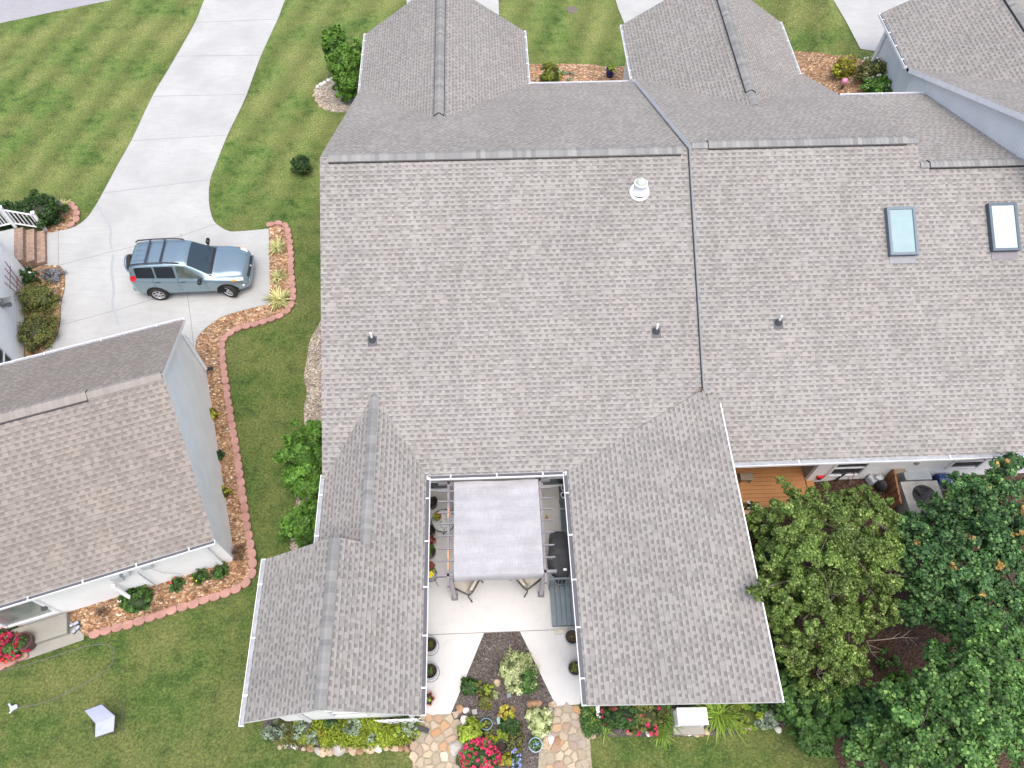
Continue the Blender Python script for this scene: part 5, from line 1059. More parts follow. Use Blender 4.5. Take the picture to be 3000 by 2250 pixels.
m.tube([(-3.4, 2.71, 1.0), (-2.3, 2.71, 1.0)], .016, 5); m.tube([(-3.4, 2.74, .55), (-2.3, 2.74, .55)], .014, 5)
solo('trellis', m, WHITE, 'white lattice trellis against the wall at the right end of the west wing', 'trellis', (-2.9, 2.73, 0))
m = MB(); g = G(*pl(1700, 800)); m.bbox(g + Vector((0, 0, .18)), (.14, .14, .3), .3, bev=.02); solo('lantern', m, M('plum_metal', (.10, .08, .14), .4), 'small plum coloured lantern below the white lattice', 'lantern', g)
cover('ground_cover', 'dark green mat of ground cover at the corner of the east wing', [pr_(*q) for q in [(160, 520), (320, 510), (400, 600), (420, 740), (300, 800), (200, 790), (170, 650)]], 5200, .035, 'mid', .14, k=110, csz=.10)
shrub('rose_bush', 'sprawling rose bush with pink blooms along the east wing wall', *pr_(560, 610), .72, .42, .7, 'deep', .05, 5200, 80, 'bush', flowers='fpink', fn=9, fs=.06, csz=.2)
shrub('rose_bush', 'second sprawling rose bush left of the dark grass clump', *pr_(760, 640), .58, .48, .6, 'azalea', .045, 3600, 60, 'bush', flowers='fpink', fn=8, fs=.08, csz=.2)
shrub('shrub', 'reddish leaved shrub against the wall at the left of the roses', *pr_(480, 545), .36, .22, .6, 'red', .045, 1300, 24)
GRD = 'strap leaved clumps by the white generator'
blades('daylily', 'bright green strap leaved clump right of the white generator', *pr_(1455, 600), .85, 170, .018, 'blade', 'plant', GRD, .6)
blades('daylily', 'arching green strap leaved clump left of the white generator', *pr_(940, 650), .62, 150, .014, 'bladed', 'plant', GRD, .55)
blades('daylily', 'lighter tuft in front of the arching clump, over the lawn edge', *pr_(900, 770), .42, 90, .013, 'blade', 'plant', GRD, .4)
blades('grass_tuft', 'thin pale grass tuft left of the roses by the downspout', *pr_(290, 610), .42, 26, .012, 'blade', 'plant')
blades('grass_tuft', 'thin pale grass tuft at the lawn edge below the ground cover', *pr_(400, 760), .38, 24, .012, 'blade', 'plant')
for x, y, r, lf_, lab in ((1700, 620, .42, 'lime', 'soft lime green mound below the wall box'), (1800, 540, .36, 'mid', 'leafy green clump around the brown pot'), (1560, 560, .3, 'lime', 'lime green clump behind the strap leaves'), (1880, 640, .34, 'grey', 'blue green clump at the edge of the woodland'), (920, 530, .25, 'mid', 'green clump under the east wing eave by the downspout')):
    shrub('clump', lab, *pr_(x, y), r, r * .85, .38, lf_, .05, int(3800 * r), 30, 'plant')
# generator
c = Vector((*A(*pr_(1190, 628), .75), 0)); t = thing('generator', 'white standby generator box on a concrete pad in the bed below the east wing', 'generator', (c.x, c.y, 0))
GW = M('generator_white', (.78, .79, .78), .4, .04)
m = MB(); m.bbox((c.x, c.y, .50), (.78, .40, .62), -.03, bev=.03); part('housing', m, GW, t)
m = MB(); m.bbox((c.x, c.y - .01, .835), (.82, .44, .07), -.03, bev=.025); lid = part('lid', m, GW, t)
m = MB(); m.box((c.x - .28, c.y - .12, .873), (.08, .03, .004)); part('badge', m, M('grey_badge', (.35, .28, .28), .5), lid)
m = MB(); m.bbox((c.x, c.y - .06, .10), (.86, .66, .18), -.03, bev=.02); part('pad', m, CONC_O, t)
m = MB()
for k in range(6): m.box((c.x, c.y - .207, .32 + k * .055), (.56, .012, .018), -.03)
part('louvre', m, M('louvre_grey', (.3, .31, .31), .5), t)
EB = [(1120, 775), (1165, 785), (1225, 785), (1275, 785), (1325, 772), (1660, 720), (1720, 725), (1830, 705), (1110, 760), (785, 790), (270, 812), (610, 770), (1990, 750)]
for k, (x, y) in enumerate(EB):
    rock('border_stone', f'stone along the lawn edge of the east wing bed, {nth(sorted(q[0] for q in EB).index(x))} from the left', *pr_(x, y), .10, [RK_T, RK_W, RK_T, RK_B][k % 4] if k != 12 else RK_W, 'stones edging the east wing bed', z=.02)
m = MB(); m.tube([(*A(*pr_(990, 500), .1), .1), (*A(*pr_(1080, 510), .12), .12), (*A(*pr_(1190, 520), .1), .1), (*A(*pr_(1280, 545), .1), .1)], .05, 10); solo('drain_pipe', m, BLACK, 'black corrugated drain pipe lying behind the generator', 'drain pipe', (*A(*pr_(1100, 510), .1), .1))
pot('plant_pot', 'brown round pot beside the corner of the east wing', *pr_(1775, 468), .14, .3, M('brown_pot', (.2, .13, .11), .5, .15))
m = MB(); bxp = zfor_ = None
wx = lambda px, py, z: A(px, py, z)[0]
m.bbox((wx(*pr_(1620, 460), 1.2), 2.88, 1.15), (.36, .2, .44), bev=.015); part('wall_box', m, M('box_pale', (.66, .67, .65), .5, .05), ha)
m = MB(); m.bbox((wx(*pr_(1362, 462), 1.2), 2.9, 1.15), (.17, .14, .2), bev=.015); part('wall_box', m, M('box_pale', (.66, .67, .65), .5, .05), ha)
g = Vector((wx(2064, 1151, 3.7), A(2050, 1151, 3.7)[1], 3.76)); P_ = rng.normal(0, 1, (90, 3)) * np.array((.09, .06, .03)) + np.array(g)
o_ = bpy.data.objects.new('leaf_litter', leafmesh('l', P_, .04, LF['brown'], 1., 1.8, tuple(g))); sc.collection.objects.link(o_); o_.location = g; tag(o_, 'small pile of brown leaves caught at the top of the roof valley', 'leaf pile')
# ================= EAST SIDE: deck, junk, heat pump =================
OR = M('orange_stained_plank', (.42, .20, .075), .6, .14, 1.5, .3, 40)
dz = .78; d0 = A(2180, 1482, dz); dd = thing('wooden_deck', 'orange stained wooden deck in the nook behind the east wing', 'deck', (8, 9, .2))
x0, x1 = 6.25, 9.83; yb = A(2300, 1480, dz)[1]
m = MB(); y = yb
while y < 11.5: m.bbox(((x0 + x1) / 2, y + .068, dz - .015), (x1 - x0, .130, .03), bev=.003); y += .138
part('planks', m, OR, dd)
m = MB(); m.box(((x0 + x1) / 2, yb - .04, dz - .08), (x1 - x0 + .02, .04, .22)); m.box((x1 + .03, (yb + 9.3) / 2, dz - .08), (.04, 9.3 - yb, .22)); part('rim_joist', m, OR, dd)
m = MB(); m.bbox(((x0 + 8.4) / 2, yb - .2, dz + .02), (8.4 - x0, .14, .05), bev=.008); part('rail_cap', m, M('faded_orange_rail', (.52, .33, .21), .7, .1, 3), dd)
for x in (6.6, 8.2): m = MB(); m.box((x, yb - .2, dz / 2), (.09, .09, dz)); part('post', m, OR, dd)
# the steps at the right end
for k in range(2): m = MB(); m.bbox((x1 + .2 + .3 * k, yb + .9, dz - .2 - .19 * k), (.3, 1.3, .04), bev=.005); part('step', m, OR, dd)
def pd(x, y): return (2100 + x / 3.16, 1300 + y / 3.16)
OLDW = M('weathered_grey_wood', (.26, .22, .16), .9, .3, 20)
c = Vector((*A(*pd(275, 305), dz + .3), dz)); t = thing('stool', 'weathered little wooden stool on the orange deck', 'stool', tuple(c)); m = MB(); m.bbox(c + Vector((0, 0, .3)), (.40, .24, .04), -.02, bev=.008); part('seat', m, OLDW, t)
for s in (-1, 1): m = MB(); m.box(c + Vector((.15 * s, 0, .14)), (.04, .2, .28)); part('leg', m, OLDW, t)
c = Vector((*A(*pd(950, 300), dz + .1), dz)); m = MB(); m.lathe(c, [(.001, 0), (.10, 0), (.13, .22), (.135, .22), (.12, .21), (.095, .02)], 24); m.lathe(c, [(.001, .2), (.12, .205)], 20); solo('bucket', m, M('red_plastic', (.55, .03, .04), .4, .1), 'bright red bucket at the end of the orange deck', 'bucket', c)
shrub('potted_plant', 'small leafy plant on the deck by the rail cap', *pd(300, 565), .25, .14, .25, 'mid', .05, 420, 12, 'plant', z0=dz, core=False, flowers='fwhite', fn=5)
c = A(*pd(880, 185), dz + .3); m = MB(); m.bbox((c[0], c[1] + .25, dz + .14), (.5, .2, .24), bev=.01); solo('planter_box', m, DGREY, 'dark planter box under the eave at the back of the deck', 'planter', (c[0], c[1] + .25, dz))
# black ladder-like frame leaning on the wall
def W4(x, y, z): return Vector((*A(*pd(x, y), z), z))
gz0 = .45
m = MB(); a1, a2 = W4(960, 300, gz0 + .1), W4(1048, 208, 1.35); b1, b2 = W4(1075, 355, gz0 + .05), W4(1205, 265, 1.3)
m.tube([a1, a2], .03, 4, smooth=False); m.tube([b1, b2], .03, 4, smooth=False); m.tube([a2, b2], .026, 4, smooth=False); m.tube([a1.lerp(a2, .55), b1.lerp(b2, .55)], .02, 4, smooth=False)
solo('folding_frame', m, BLACK, 'black metal ladder frame leaning on the white siding', 'ladder', tuple(a1))
# lawn equipment: spade, cycle, bag
c = W4(1440, 270, 1.2); m = MB(); m.tube([W4(1400, 310, .5), W4(1500, 225, 1.25)], .014, 6, 1); m.bbox(W4(1520, 205, 1.35), (.2, .03, .22), .2, 0, bev=.008, rx=.9); solo('shovel', m, [M('shovel_steel', (.35, .4, .44), .35), BLACK], 'long handled shovel standing against the siding', 'shovel', tuple(W4(1400, 310, .5)))
c = G(*pd(1270, 340)); t = thing('walker', 'folded chrome and red metal walker beside the siding', 'walker', tuple(c)); CHR = M('chrome_tube', (.6, .6, .62), .2, .05, metal=.8)
for s in (-1, 1): m = MB(); m.tube([c + Vector((-.2 * s, .05, .02)), c + Vector((-.17 * s, .1, .7)), c + Vector((.17 * s, .1, .72)), c + Vector((.22 * s, .16 * s, .02))], .014, 6); part('frame', m, CHR, t)
m = MB(); m.tube([c + Vector((-.2, .12, .72)), c + Vector((.2, .12, .72))], .02, 6); part('grip', m, M('red_grip', (.5, .04, .04), .5), t)
c = G(*pd(1420, 350)); m = MB(); m.bbox(c + Vector((0, 0, .2)), (.36, .3, .36), .4, bev=.08); m.ball(c + Vector((.1, -.05, .42)), (.14, .12, .08), 0, 12, .15); solo('plastic_bag', m, M('pale_plastic', (.4, .43, .46), .35, .3, 12), 'pale crumpled plastic bundle on the ground between walker and lattice', 'bundle', c)
c = G(*pd(1490, 400)); m = MB(); m.ball(c + Vector((0, 0, .25)), (.16, .26, .25), 0, 14, .16); solo('bin_bag', m, BLACK, 'black shiny bin bag beside the wooden screen', 'bag', c)
c = G(*pd(1350, 330)); m = MB(); ring(m, c + Vector((0, .1, .32)), .26, .02, pi / 2 - .2, n=24); ring(m, c + Vector((.15, .0, .3)), .12, .015, pi / 2, n=20); solo('wheel', m, CHR, 'chrome wheel rim leaning against the clutter by the siding', 'wheel', c)
# wooden screen around the heat pump
a_, b__ = G(*pd(1560, 260)), G(*pd(1640, 560)); dv = (b__ - a_); L_ = dv.length; an = atan2(dv.y, dv.x)
sp_ = W4(1600, 250, 1.3), W4(1665, 560, 1.3); t = thing('slatted_screen', 'brown slatted wooden screen panel beside the heat pump', 'screen', tuple(G(*pd(1650, 480))))
p0_, p1_ = W4(1625, 245, 1.25), W4(1690, 560, 1.25); dv = p1_ - p0_; an = atan2(dv.y, dv.x); BRW = M('brown_fence_stain', (.23, .105, .05), .7, .2, 6)
for k in range(5):
    f_ = (k + .5) / 5; c = p0_.lerp(p1_, f_); m = MB(); m.bbox((c.x - .0, c.y, .88), (dv.length / 5 - .05, .05, .95), an, bev=.006); part('slat', m, BRW, t)
for z in (1.25, .6): m = MB(); c = p0_.lerp(p1_, .5); m.box((c.x + .05, c.y, z), (dv.length, .05, .08), an); part('rail', m, BRW, t)
c = W4(1680, 225, 1.3); m = MB(); m.bbox(c - Vector((0, 0, .3)), (.26, .26, .5), .15, bev=.01); m.bbox(c, (.36, .34, .04), .15, bev=.008); solo('wooden_box', m, OLDW, 'weathered wooden box post at the wall end of the brown screen', 'wooden box', tuple(c - Vector((0, 0, .7))))
rock('rock', 'jagged piece of driftwood on top of the brown screen', *pd(1690, 300), .13, OLDW, z=1.1)
HP = M('heat_pump_grey', (.33, .33, .31), .6, .25, 3.5, .2, 20)
zc_ = 1.35; hp0 = [A(*pd(*q), zc_) for q in [(1700, 350), (2030, 345), (2095, 560), (2010, 640), (1800, 625), (1720, 520)]]
hx0, hx1 = A(*pd(1715, 400), zc_)[0], A(*pd(2060, 400), zc_)[0]; hy1, hy0 = A(*pd(1880, 345), zc_)[1], A(*pd(1880, 640), zc_)[1]; hcx, hcy = (hx0 + hx1) / 2, (hy0 + hy1) / 2; hw, hh = hx1 - hx0, hy1 - hy0
t = thing('heat_pump', 'large grey outdoor air conditioner with a round top fan', 'air conditioner', (hcx, hcy, .6))
m = MB(); m.bbox((hcx, hcy, (zc_ - .2 + .6) / 2), (hw - .04, hh - .04, zc_ - .2 - .6), bev=.04); part('casing', m, HP, t)
# top plate with a real hole for the fan
m = MB(); k = 40; o_r = []; i_r = []; r_f = min(hw, hh) * .36
for i in range(k):
    a = 2 * pi * i / k; s_ = 1 / max(abs(cos(a)), abs(sin(a))); o_r.append((hcx + cos(a) * s_ * hw / 2, hcy + sin(a) * s_ * hh / 2, zc_)); i_r.append((hcx + cos(a) * r_f, hcy + sin(a) * r_f, zc_ + .05))
b_r = [(x, y, zc_ - .14) for x, y, z in i_r]; d_r = [(x, y, zc_ - .22) for x, y, z in o_r]
m.add(o_r + i_r + b_r + d_r, [(i, (i + 1) % k, k + (i + 1) % k, k + i) for i in range(k)] + [(k + i, k + (i + 1) % k, 2 * k + (i + 1) % k, 2 * k + i) for i in range(k)] + [(3 * k + i, 3 * k + (i + 1) % k, (i + 1) % k, i) for i in range(k)]); tp_ = part('top_plate', m, HP, t)
m = MB(); m.lathe((hcx, hcy, zc_ + .012), [(.001, -.05), (r_f, -.05)], 32); part('fan_well', m, BLACK, tp_)
m = MB()
for q in range(4):
    a = q * pi / 2 + .4; m.box((hcx + cos(a) * r_f * .5, hcy + sin(a) * r_f * .5, zc_ + .0), (r_f * .85, r_f * .5, .01), a, rx=.35)
m.lathe((hcx, hcy, zc_ - .02), [(.09, 0), (.09, .06), (.001, .065)], 16); part('fan', m, M('fan_blade_grey', (.06, .06, .065), .35), t)
m = MB()
for q in (.35, .6, .85): ring(m, (hcx, hcy, zc_ + .055), r_f * q, .003, n=32)
for q in range(4): a = q * pi / 4; m.tube([(hcx - cos(a) * r_f, hcy - sin(a) * r_f, zc_ + .055), (hcx + cos(a) * r_f, hcy + sin(a) * r_f, zc_ + .055)], .004, 4)
part('fan_guard', m, DGREY, t)
c = W4(1850, 300, 1.0); m = MB(); m.bbox((c.x, c.y, .85), (.85, .3, .45), .02, bev=.01); solo('metal_cover', m, M('galvanised_sheet', (.40, .45, .48), .35, .1, 3), 'pale galvanised sheet metal duct between heat pump and wall', 'metal duct', (c.x, c.y, .6))
c = G(*pd(2070, 350)); t = thing('hose_reel', 'blue and white hose reel on the ground right of the heat pump', 'hose reel', tuple(c)); m = MB(); m.tube([c + Vector((-.22, 0, .22)), c + Vector((.15, 0, .22))], .16, 20); part('drum', m, M('blue_drum', (.02, .06, .2), .4), t)
m = MB(); ring(m, c + Vector((.18, 0, .22)), .13, .035, 0, ry=pi / 2, n=24); part('flange', m, M('reel_white', (.5, .52, .52), .5), t)
m = MB(); m.bbox(c + Vector((.05, -.18, .06)), (.5, .3, .08), .1, bev=.03); part('base', m, DGREY, t)
# ================= TREES =================
def tree(name, label, trunk, z0, balls, leaf, size, tips=None, ratio=1.3, k=60, csz=.2, twigs=26, group=None, flat=.8, shell=.4, mul=1.):
    tx, ty = trunk; t = thing(name, label, 'tree', (tx, ty, z0), group); PP = []; NN = []; m = MB(); top = max(b[2] for b in balls)
    m.tube([(tx, ty, z0), (tx + .05, ty, z0 + (top - z0) * .35), (tx + .02, ty + .04, z0 + (top - z0) * .7)], [.13, .1, .06], 10)
    for px, py, zc, rx, ry, rz, n in balls:
        x, y = A(px, py, zc); P_, nn = clump_pts((x, y, zc), (rx, ry, rz), int(n * mul), k, csz, shell, flat=flat); PP.append(P_); NN.append(nn)
        b0 = Vector((tx, ty, z0 + (top - z0) * random.uniform(.2, .6))); e = Vector((x, y, zc)); md = b0.lerp(e, .5) + Vector((random.uniform(-.15, .15), random.uniform(-.15, .15), .15)); m.tube([b0, md, e], [.055, .038, .022], 7)
        for _ in range(max(3, twigs // len(balls))):
            d = Vector(rng.normal(0, 1, 3)).normalized(); d.z = abs(d.z) * .7; q = e + Vector((d.x * rx, d.y * ry, d.z * rz)) * .92; m.tube([e, e.lerp(q, .5) + Vector((0, 0, .06)), q], [.018, .011, .004], 5)
    P_ = np.concatenate(PP); N_ = np.concatenate(NN); keep = P_[:, 2] > z0 + .15; P_ = P_[keep]; N_ = N_[keep]
    part('trunk', m, TRUNK, t)
    if tips:
        sel = (P_[:, 2] > np.quantile(P_[:, 2], .8)) & (np.sin(P_[:, 0] * 5.1 + 1) * np.sin(P_[:, 1] * 4.3) > .9); Q = P_[sel]; NQ = N_[sel]; P_ = P_[~sel]; N_ = N_[~sel]
        if len(Q): part('turning_leaves', leafmesh('tips', Q, size, LF[tips], .8, ratio, (tx, ty, z0), nrm=NQ), None, t)
    part('crown', leafmesh('crown', P_, size, LF[leaf], .8, ratio, (tx, ty, z0), nrm=N_), None, t); return t
def px2(x, y): return (2100 + x / 2.458, 1300 + y / 2.458)
LF['teal2'] = leafmat('leaf_round_light', (.035, .095, .024), (.12, .26, .065), 1.2, tip=(.26, .42, .11))
B = lambda x, y, z, r, n, rz=None: (*px2(x, y), z, r, r * .95, rz or r * .8, n)
tree('maple_tree', 'olive green small leaved tree filling the nook right of the east wing', A(2440, 1720, .6), .6,
     [B(600, 470, 3.0, .42, 2400), B(465, 262, 2.7, .14, 380), B(520, 320, 2.75, .20, 700), B(570, 395, 2.85, .26, 1000), B(800, 480, 3.0, .5, 2600), B(690, 345, 2.8, .17, 500), B(720, 420, 2.9, .22, 800), B(785, 300, 2.7, .13, 320), B(825, 390, 2.8, .22, 700), B(960, 400, 2.9, .36, 1600), B(1060, 345, 2.9, .24, 900), B(1130, 420, 3.0, .32, 1300), B(330, 560, 3.2, .5, 2800), B(560, 620, 4.0, .9, 7200), B(860, 620, 4.1, .9, 7200), B(1120, 560, 3.4, .75, 4600), B(420, 820, 3.8, .65, 4200), B(700, 860, 4.6, .95, 8200), B(1000, 820, 4.2, .85, 6000), B(520, 1060, 4.0, .72, 4800), B(820, 1080, 4.1, .8, 5600), B(620, 1270, 3.6, .75, 4800), B(900, 1260, 3.3, .6, 3200), B(560, 1480, 3.2, .62, 3600), B(850, 1480, 3.0, .66, 3600), B(1100, 1050, 3.4, .55, 2600), B(300, 1050, 4.25, .3, 700), B(400, 1250, 3.4, .4, 1600), B(960, 1600, 2.6, .6, 3000), B(720, 1660, 2.6, .62, 3200), B(1180, 760, 3.6, .6, 3400), B(1230, 950, 3.2, .5, 2400), B(1180, 1180, 3.0, .5, 2400), B(1050, 1290, 3.0, .42, 1800)],
     'olive', .05, csz=.19, k=44, twigs=90, shell=.5, mul=1.45)
tree('redbud_tree', 'dark green round leaved tree at the right edge with a few turning leaves', A(2860, 1660, .6), .6,
     [B(1400, 640, 2.8, .7, 1900), B(1650, 520, 2.9, .7, 1900), B(1900, 420, 3.2, .8, 2300), B(2120, 240, 3.2, .75, 2200), B(1760, 300, 2.9, .5, 900), B(1550, 840, 3.2, .85, 2600), B(1850, 700, 3.5, .9, 2800), B(2120, 620, 3.4, .8, 2200), B(1800, 960, 3.2, .85, 2500), B(2080, 900, 3.3, .8, 2200), B(1500, 1060, 2.6, .6, 1400), B(1640, 1180, 2.6, .55, 1500), B(1440, 1200, 2.3, .42, 900), B(1760, 1230, 2.7, .7, 1900), B(1900, 1330, 2.6, .6, 1500), B(2000, 1160, 2.8, .8, 2100), B(2200, 1150, 2.8, .7, 1600)],
     'teal', .08, 'orange', csz=.22, k=50, twigs=80, ratio=1.15, mul=1.6)
tree('redbud_tree', 'lighter green round leaved tree in the bottom right corner', A(2820, 2160, .6), .6,
     [B(2080, 1400, 4.2, .62, 1700), B(1780, 1420, 3.4, .4, 700), B(1600, 1520, 3.4, .42, 800), B(1900, 1620, 4.3, .8, 2500), B(2180, 1600, 4.2, .7, 1800), B(1650, 1780, 4.0, .8, 2400), B(1980, 1880, 4.6, .9, 2900), B(2250, 1850, 4.2, .7, 1700), B(1380, 1830, 3.4, .66, 1700), B(1480, 2020, 3.9, .8, 2300), B(1780, 2100, 4.2, .9, 2600), B(2100, 2130, 4.2, .9, 2500), B(1250, 2120, 3.3, .66, 1600), B(1060, 2200, 2.9, .6, 1300), B(1420, 2240, 3.6, .8, 2000), B(1750, 2320, 3.9, .8, 2000)],
     'teal2', .08, csz=.22, k=50, twigs=80, ratio=1.15, mul=1.6)
bush2('shrub', 'fresh green willowy shrub at the lower edge of the woodland', 'bush', [(*px2(620, 1840), 1.4, .75, .6, .7, 3400), (*px2(480, 1720), 1.2, .62, .5, .6, 2600), (*px2(760, 1960), 1.3, .62, .55, .6, 2800), (*px2(640, 2080), 1.0, .45, .4, .4, 1500), (*px2(860, 1840), 1.4, .66, .6, .6, 2600), (*px2(700, 2140), .8, .5, .4, .35, 2000), (*px2(560, 1930), .9, .45, .4, .4, 1500)], 'mid', .075, z0=.1)
bush2('shrub', 'dark shrub between the lighter round leaved tree and the willowy shrub', 'bush', [(*px2(1020, 1880), 1.3, .66, .6, .6, 2400), (*px2(1150, 1980), 1.3, .6, .6, .6, 2000), (*px2(1000, 2060), 1.2, .6, .55, .5, 2000)], 'teal', .08, z0=.1)
bush2('shrub', 'dark undergrowth below the wall of the east wing', 'bush', [(*px2(330, 620), 1.0, .5, .6, .7, 1500), (*px2(380, 900), 1.2, .45, .7, .8, 1500), (*px2(440, 1200), 1.2, .45, .7, .8, 1500), (*px2(520, 1500), 1.2, .5, .6, .8, 1600)], 'deep', .06, z0=.3)
shrub('shrub', 'small bright green sapling on the leaf mulch in the clearing', *px2(1290, 1700), .38, .34, .5, 'bright', .07, 420, 14, core=False)
shrub('shrub', 'loose green sprig in the middle of the mulch clearing', *px2(1230, 1560), .42, .3, .4, 'mid', .05, 420, 14, core=False)
m = MB(); b_ = [W4(0, 0, 0)] and None
def W5(x, y, z): return Vector((*A(*px2(x, y), z), z))
m.tube([W5(1080, 1420, 2.2), W5(1200, 1410, 2.5), W5(1330, 1395, 2.6), W5(1460, 1400, 2.6)], [.02, .015, .010, .004], 6); m.tube([W5(1080, 1420, 2.2), W5(1110, 1500, 1.8), W5(1170, 1560, 1.6)], [.024, .016, .006], 6)
for a, b in (((1330, 1395), (1400, 1340)), ((1380, 1397), (1440, 1450)), ((1260, 1402), (1320, 1360)), ((1120, 1500), (1180, 1500)), ((1360, 1397), (1380, 1450)), ((1100, 1450), (1200, 1490))): m.tube([W5(*a, 2.55), W5(*b, 2.7)], [.012, .004], 5)
solo('bare_branch', m, M('pale_dead_wood', (.2, .165, .13), .8, .2, 20), 'bare pale branch hanging over the mulch clearing', 'branch', tuple(W5(1080, 1420, 2.2)))
# ================= CAR =================
def build_car():
    rw, fw = np.array(A(468, 858, .33)), np.array(A(672, 850, .33)); d = fw - rw; base = np.linalg.norm(d); a = atan2(d[1], d[0]); S = base / 2.62
    side = np.array([-d[1], d[0]]) / base; org = rw + side * .80 * S
    o = (float(org[0]), float(org[1]), .03)
    t = thing('parked_car', 'silver blue compact SUV with roof rack and rear spare wheel parked on the driveway', 'car', o)
    RZ = Matrix.Rotation(a, 3, 'Z')
    def W(l): v = RZ @ (Vector(l) * S); return Vector((o[0] + v.x, o[1] + v.y, o[2] + v.z))
    # stations: x, half width, belt z, roof edge half width, roof z
    ST = [(-.86, .70, 1.00, .52, 1.02), (-.83, .78, 1.08, .58, 1.22), (-.76, .83, 1.10, .60, 1.42), (-.66, .86, 1.11, .60, 1.58), (-.45, .885, 1.11, .61, 1.655), (0, .905, 1.10, .625, 1.68), (.6, .91, 1.07, .63, 1.69), (1.05, .91, 1.05, .625, 1.675), (1.35, .91, 1.03, .61, 1.62),
          (1.62, .91, 1.02, .63, 1.44), (1.9, .905, 1.01, .67, 1.24), (2.12, .90, 1.0, .72, 1.09), (2.3, .90, .985, .70, 1.045), (2.6, .895, .96, .66, 1.03), (2.95, .87, .92, .60, .98), (3.2, .82, .85, .54, .90), (3.35, .74, .76, .50, .80), (3.43, .62, .66, .44, .69)]
    xs = np.array([s[0] for s in ST]); cols = np.array(ST)
    from_x = lambda x, c: float(np.interp(x, xs, cols[:, c]))
    # gentle smoothing
    gx = np.linspace(xs[0], xs[-1], 90); G_ = np.array([[np.interp(x, xs, cols[:, c]) for c in range(5)] for x in gx])
    for _ in range(3): G_[1:-1, 1:] = (G_[:-2, 1:] + 2 * G_[1:-1, 1:] + G_[2:, 1:]) / 4
    def sec(x):
        hw, zb_, yr, zr = [float(np.interp(x, gx, G_[:, c])) for c in (1, 2, 3, 4)]
        bz = .26 + max(0, x - 2.9) * .1 + max(0, -.4 - x) * .25
        cr = .035
        return [(0, bz), (hw * .6, bz), (hw * .93, bz + .02), (hw * .985, bz + .12), (hw, .52), (hw * 1.0, .70), (hw * .985, zb_ - .10), (hw * .955, zb_ - .02), (hw * .925, zb_),
                (hw * .925 * .6 + yr * .4, zb_ * .6 + zr * .4), (hw * .925 * .22 + yr * .78, zb_ * .2 + (zr - .03) * .8), (yr * 1.0, zr - .03), (yr * .93, zr - .005), (yr * .7, zr + .012), (yr * .35, zr + cr * .7), (0, zr + cr * .8)]
    def surf(x, j):                       # j runs over the section points, fractional
        s = sec(x); i = min(int(j), len(s) - 2); f = j - i; return (s[i][0] * (1 - f) + s[i + 1][0] * f, s[i][1] * (1 - f) + s[i + 1][1] * f)
    PAINT, tt, pb, pn, pl_ = newmat('silver_blue_paint'); pb.inputs['Base Color'].default_value = (.25, .34, .385, 1); pb.inputs['Metallic'].default_value = .65; pb.inputs['Roughness'].default_value = .24; pb.inputs['Coat Weight'].default_value = .8; pb.inputs['Coat Roughness'].default_value = .05
    m = MB(); nj = 16; vs = []; N = len(gx)
    for x in gx:
        s = sec(x)
        for y, z in s: vs.append(W((x, -y, z)))
        for y, z in s[::-1][1:-1]: vs.append(W((x, y, z)))
    ring_ = 2 * nj - 2; fs = [(i * ring_ + k, (i + 1) * ring_ + k, (i + 1) * ring_ + (k + 1) % ring_, i * ring_ + (k + 1) % ring_) for i in range(N - 1) for k in range(ring_)]
    fs += [tuple(range(ring_)), tuple((N - 1) * ring_ + k for k in range(ring_ - 1, -1, -1))]
    m.add(vs, fs, smooth=True)
    body = part('body', m, PAINT, t)
    def patch(x0, x1, j0, j1, off=.006, side=-1, nx=12, ny=5, x0b=None, x1b=None):
        m = MB(); vs = []
        for i in range(nx + 1):
            for k in range(ny + 1):
                f = k / ny; a0 = x0 + ((x0b if x0b is not None else x0) - x0) * f; a1 = x1 + ((x1b if x1b is not None else x1) - x1) * f
                x = a0 + (a1 - a0) * i / nx; j = j0 + (j1 - j0) * f; y, z = surf(x, j); y2, z2 = surf(x, min(14.99, j + .3)); y1, z1 = surf(x, max(0, j - .3)); n = Vector((0, z2 - z1, -(y2 - y1))).normalized()
                if n.y < 0 and j < 12: n = -n
                if n.z < 0 and j >= 11: n = -n
                vs.append(W((x, side * (y + n.y * off), z + n.z * off)))
        m.add(vs, [(i * (ny + 1) + k, (i + 1) * (ny + 1) + k, (i + 1) * (ny + 1) + k + 1, i * (ny + 1) + k + 1) for i in range(nx) for k in range(ny)], smooth=True); return m
    GLS = M('car_glass', (.02, .035, .045), .04, .1, 2, spec=1.0); TINT = M('car_glass_tinted', (.008, .01, .012), .05, .1, 2, spec=1.0); FRG = M('car_glass_clear', (.07, .085, .07), .05, .5, 4, spec=1.)
    for sd in (-1, 1):
        part('side_window', patch(-.50, .18, 8.35, 10.55, side=sd, x0b=-.50, x1b=.16), TINT, t)
        part('side_window', patch(.24, .92, 8.35, 10.55, side=sd, x0b=.24, x1b=.92), TINT, t)
        part('side_window', patch(1.02, 1.93, 8.35, 10.55, side=sd, x0b=1.02, x1b=1.30), FRG, t)
        mt = M('black_trim', (.012, .012, .014), .5)
        part('door_seam', patch(.955, .972, 4., 8.2, .003, sd, 1, 6), mt, t); part('door_seam', patch(.07, .083, 5., 8.2, .003, sd, 1, 6), mt, t); part('door_seam', patch(1.93, 1.943, 4., 8.0, .003, sd, 1, 6), mt, t)
        part('door_sill', patch(.42, 2.15, 2.1, 3.1, .004, sd), M('grey_sill', (.12, .15, .155), .5), t)
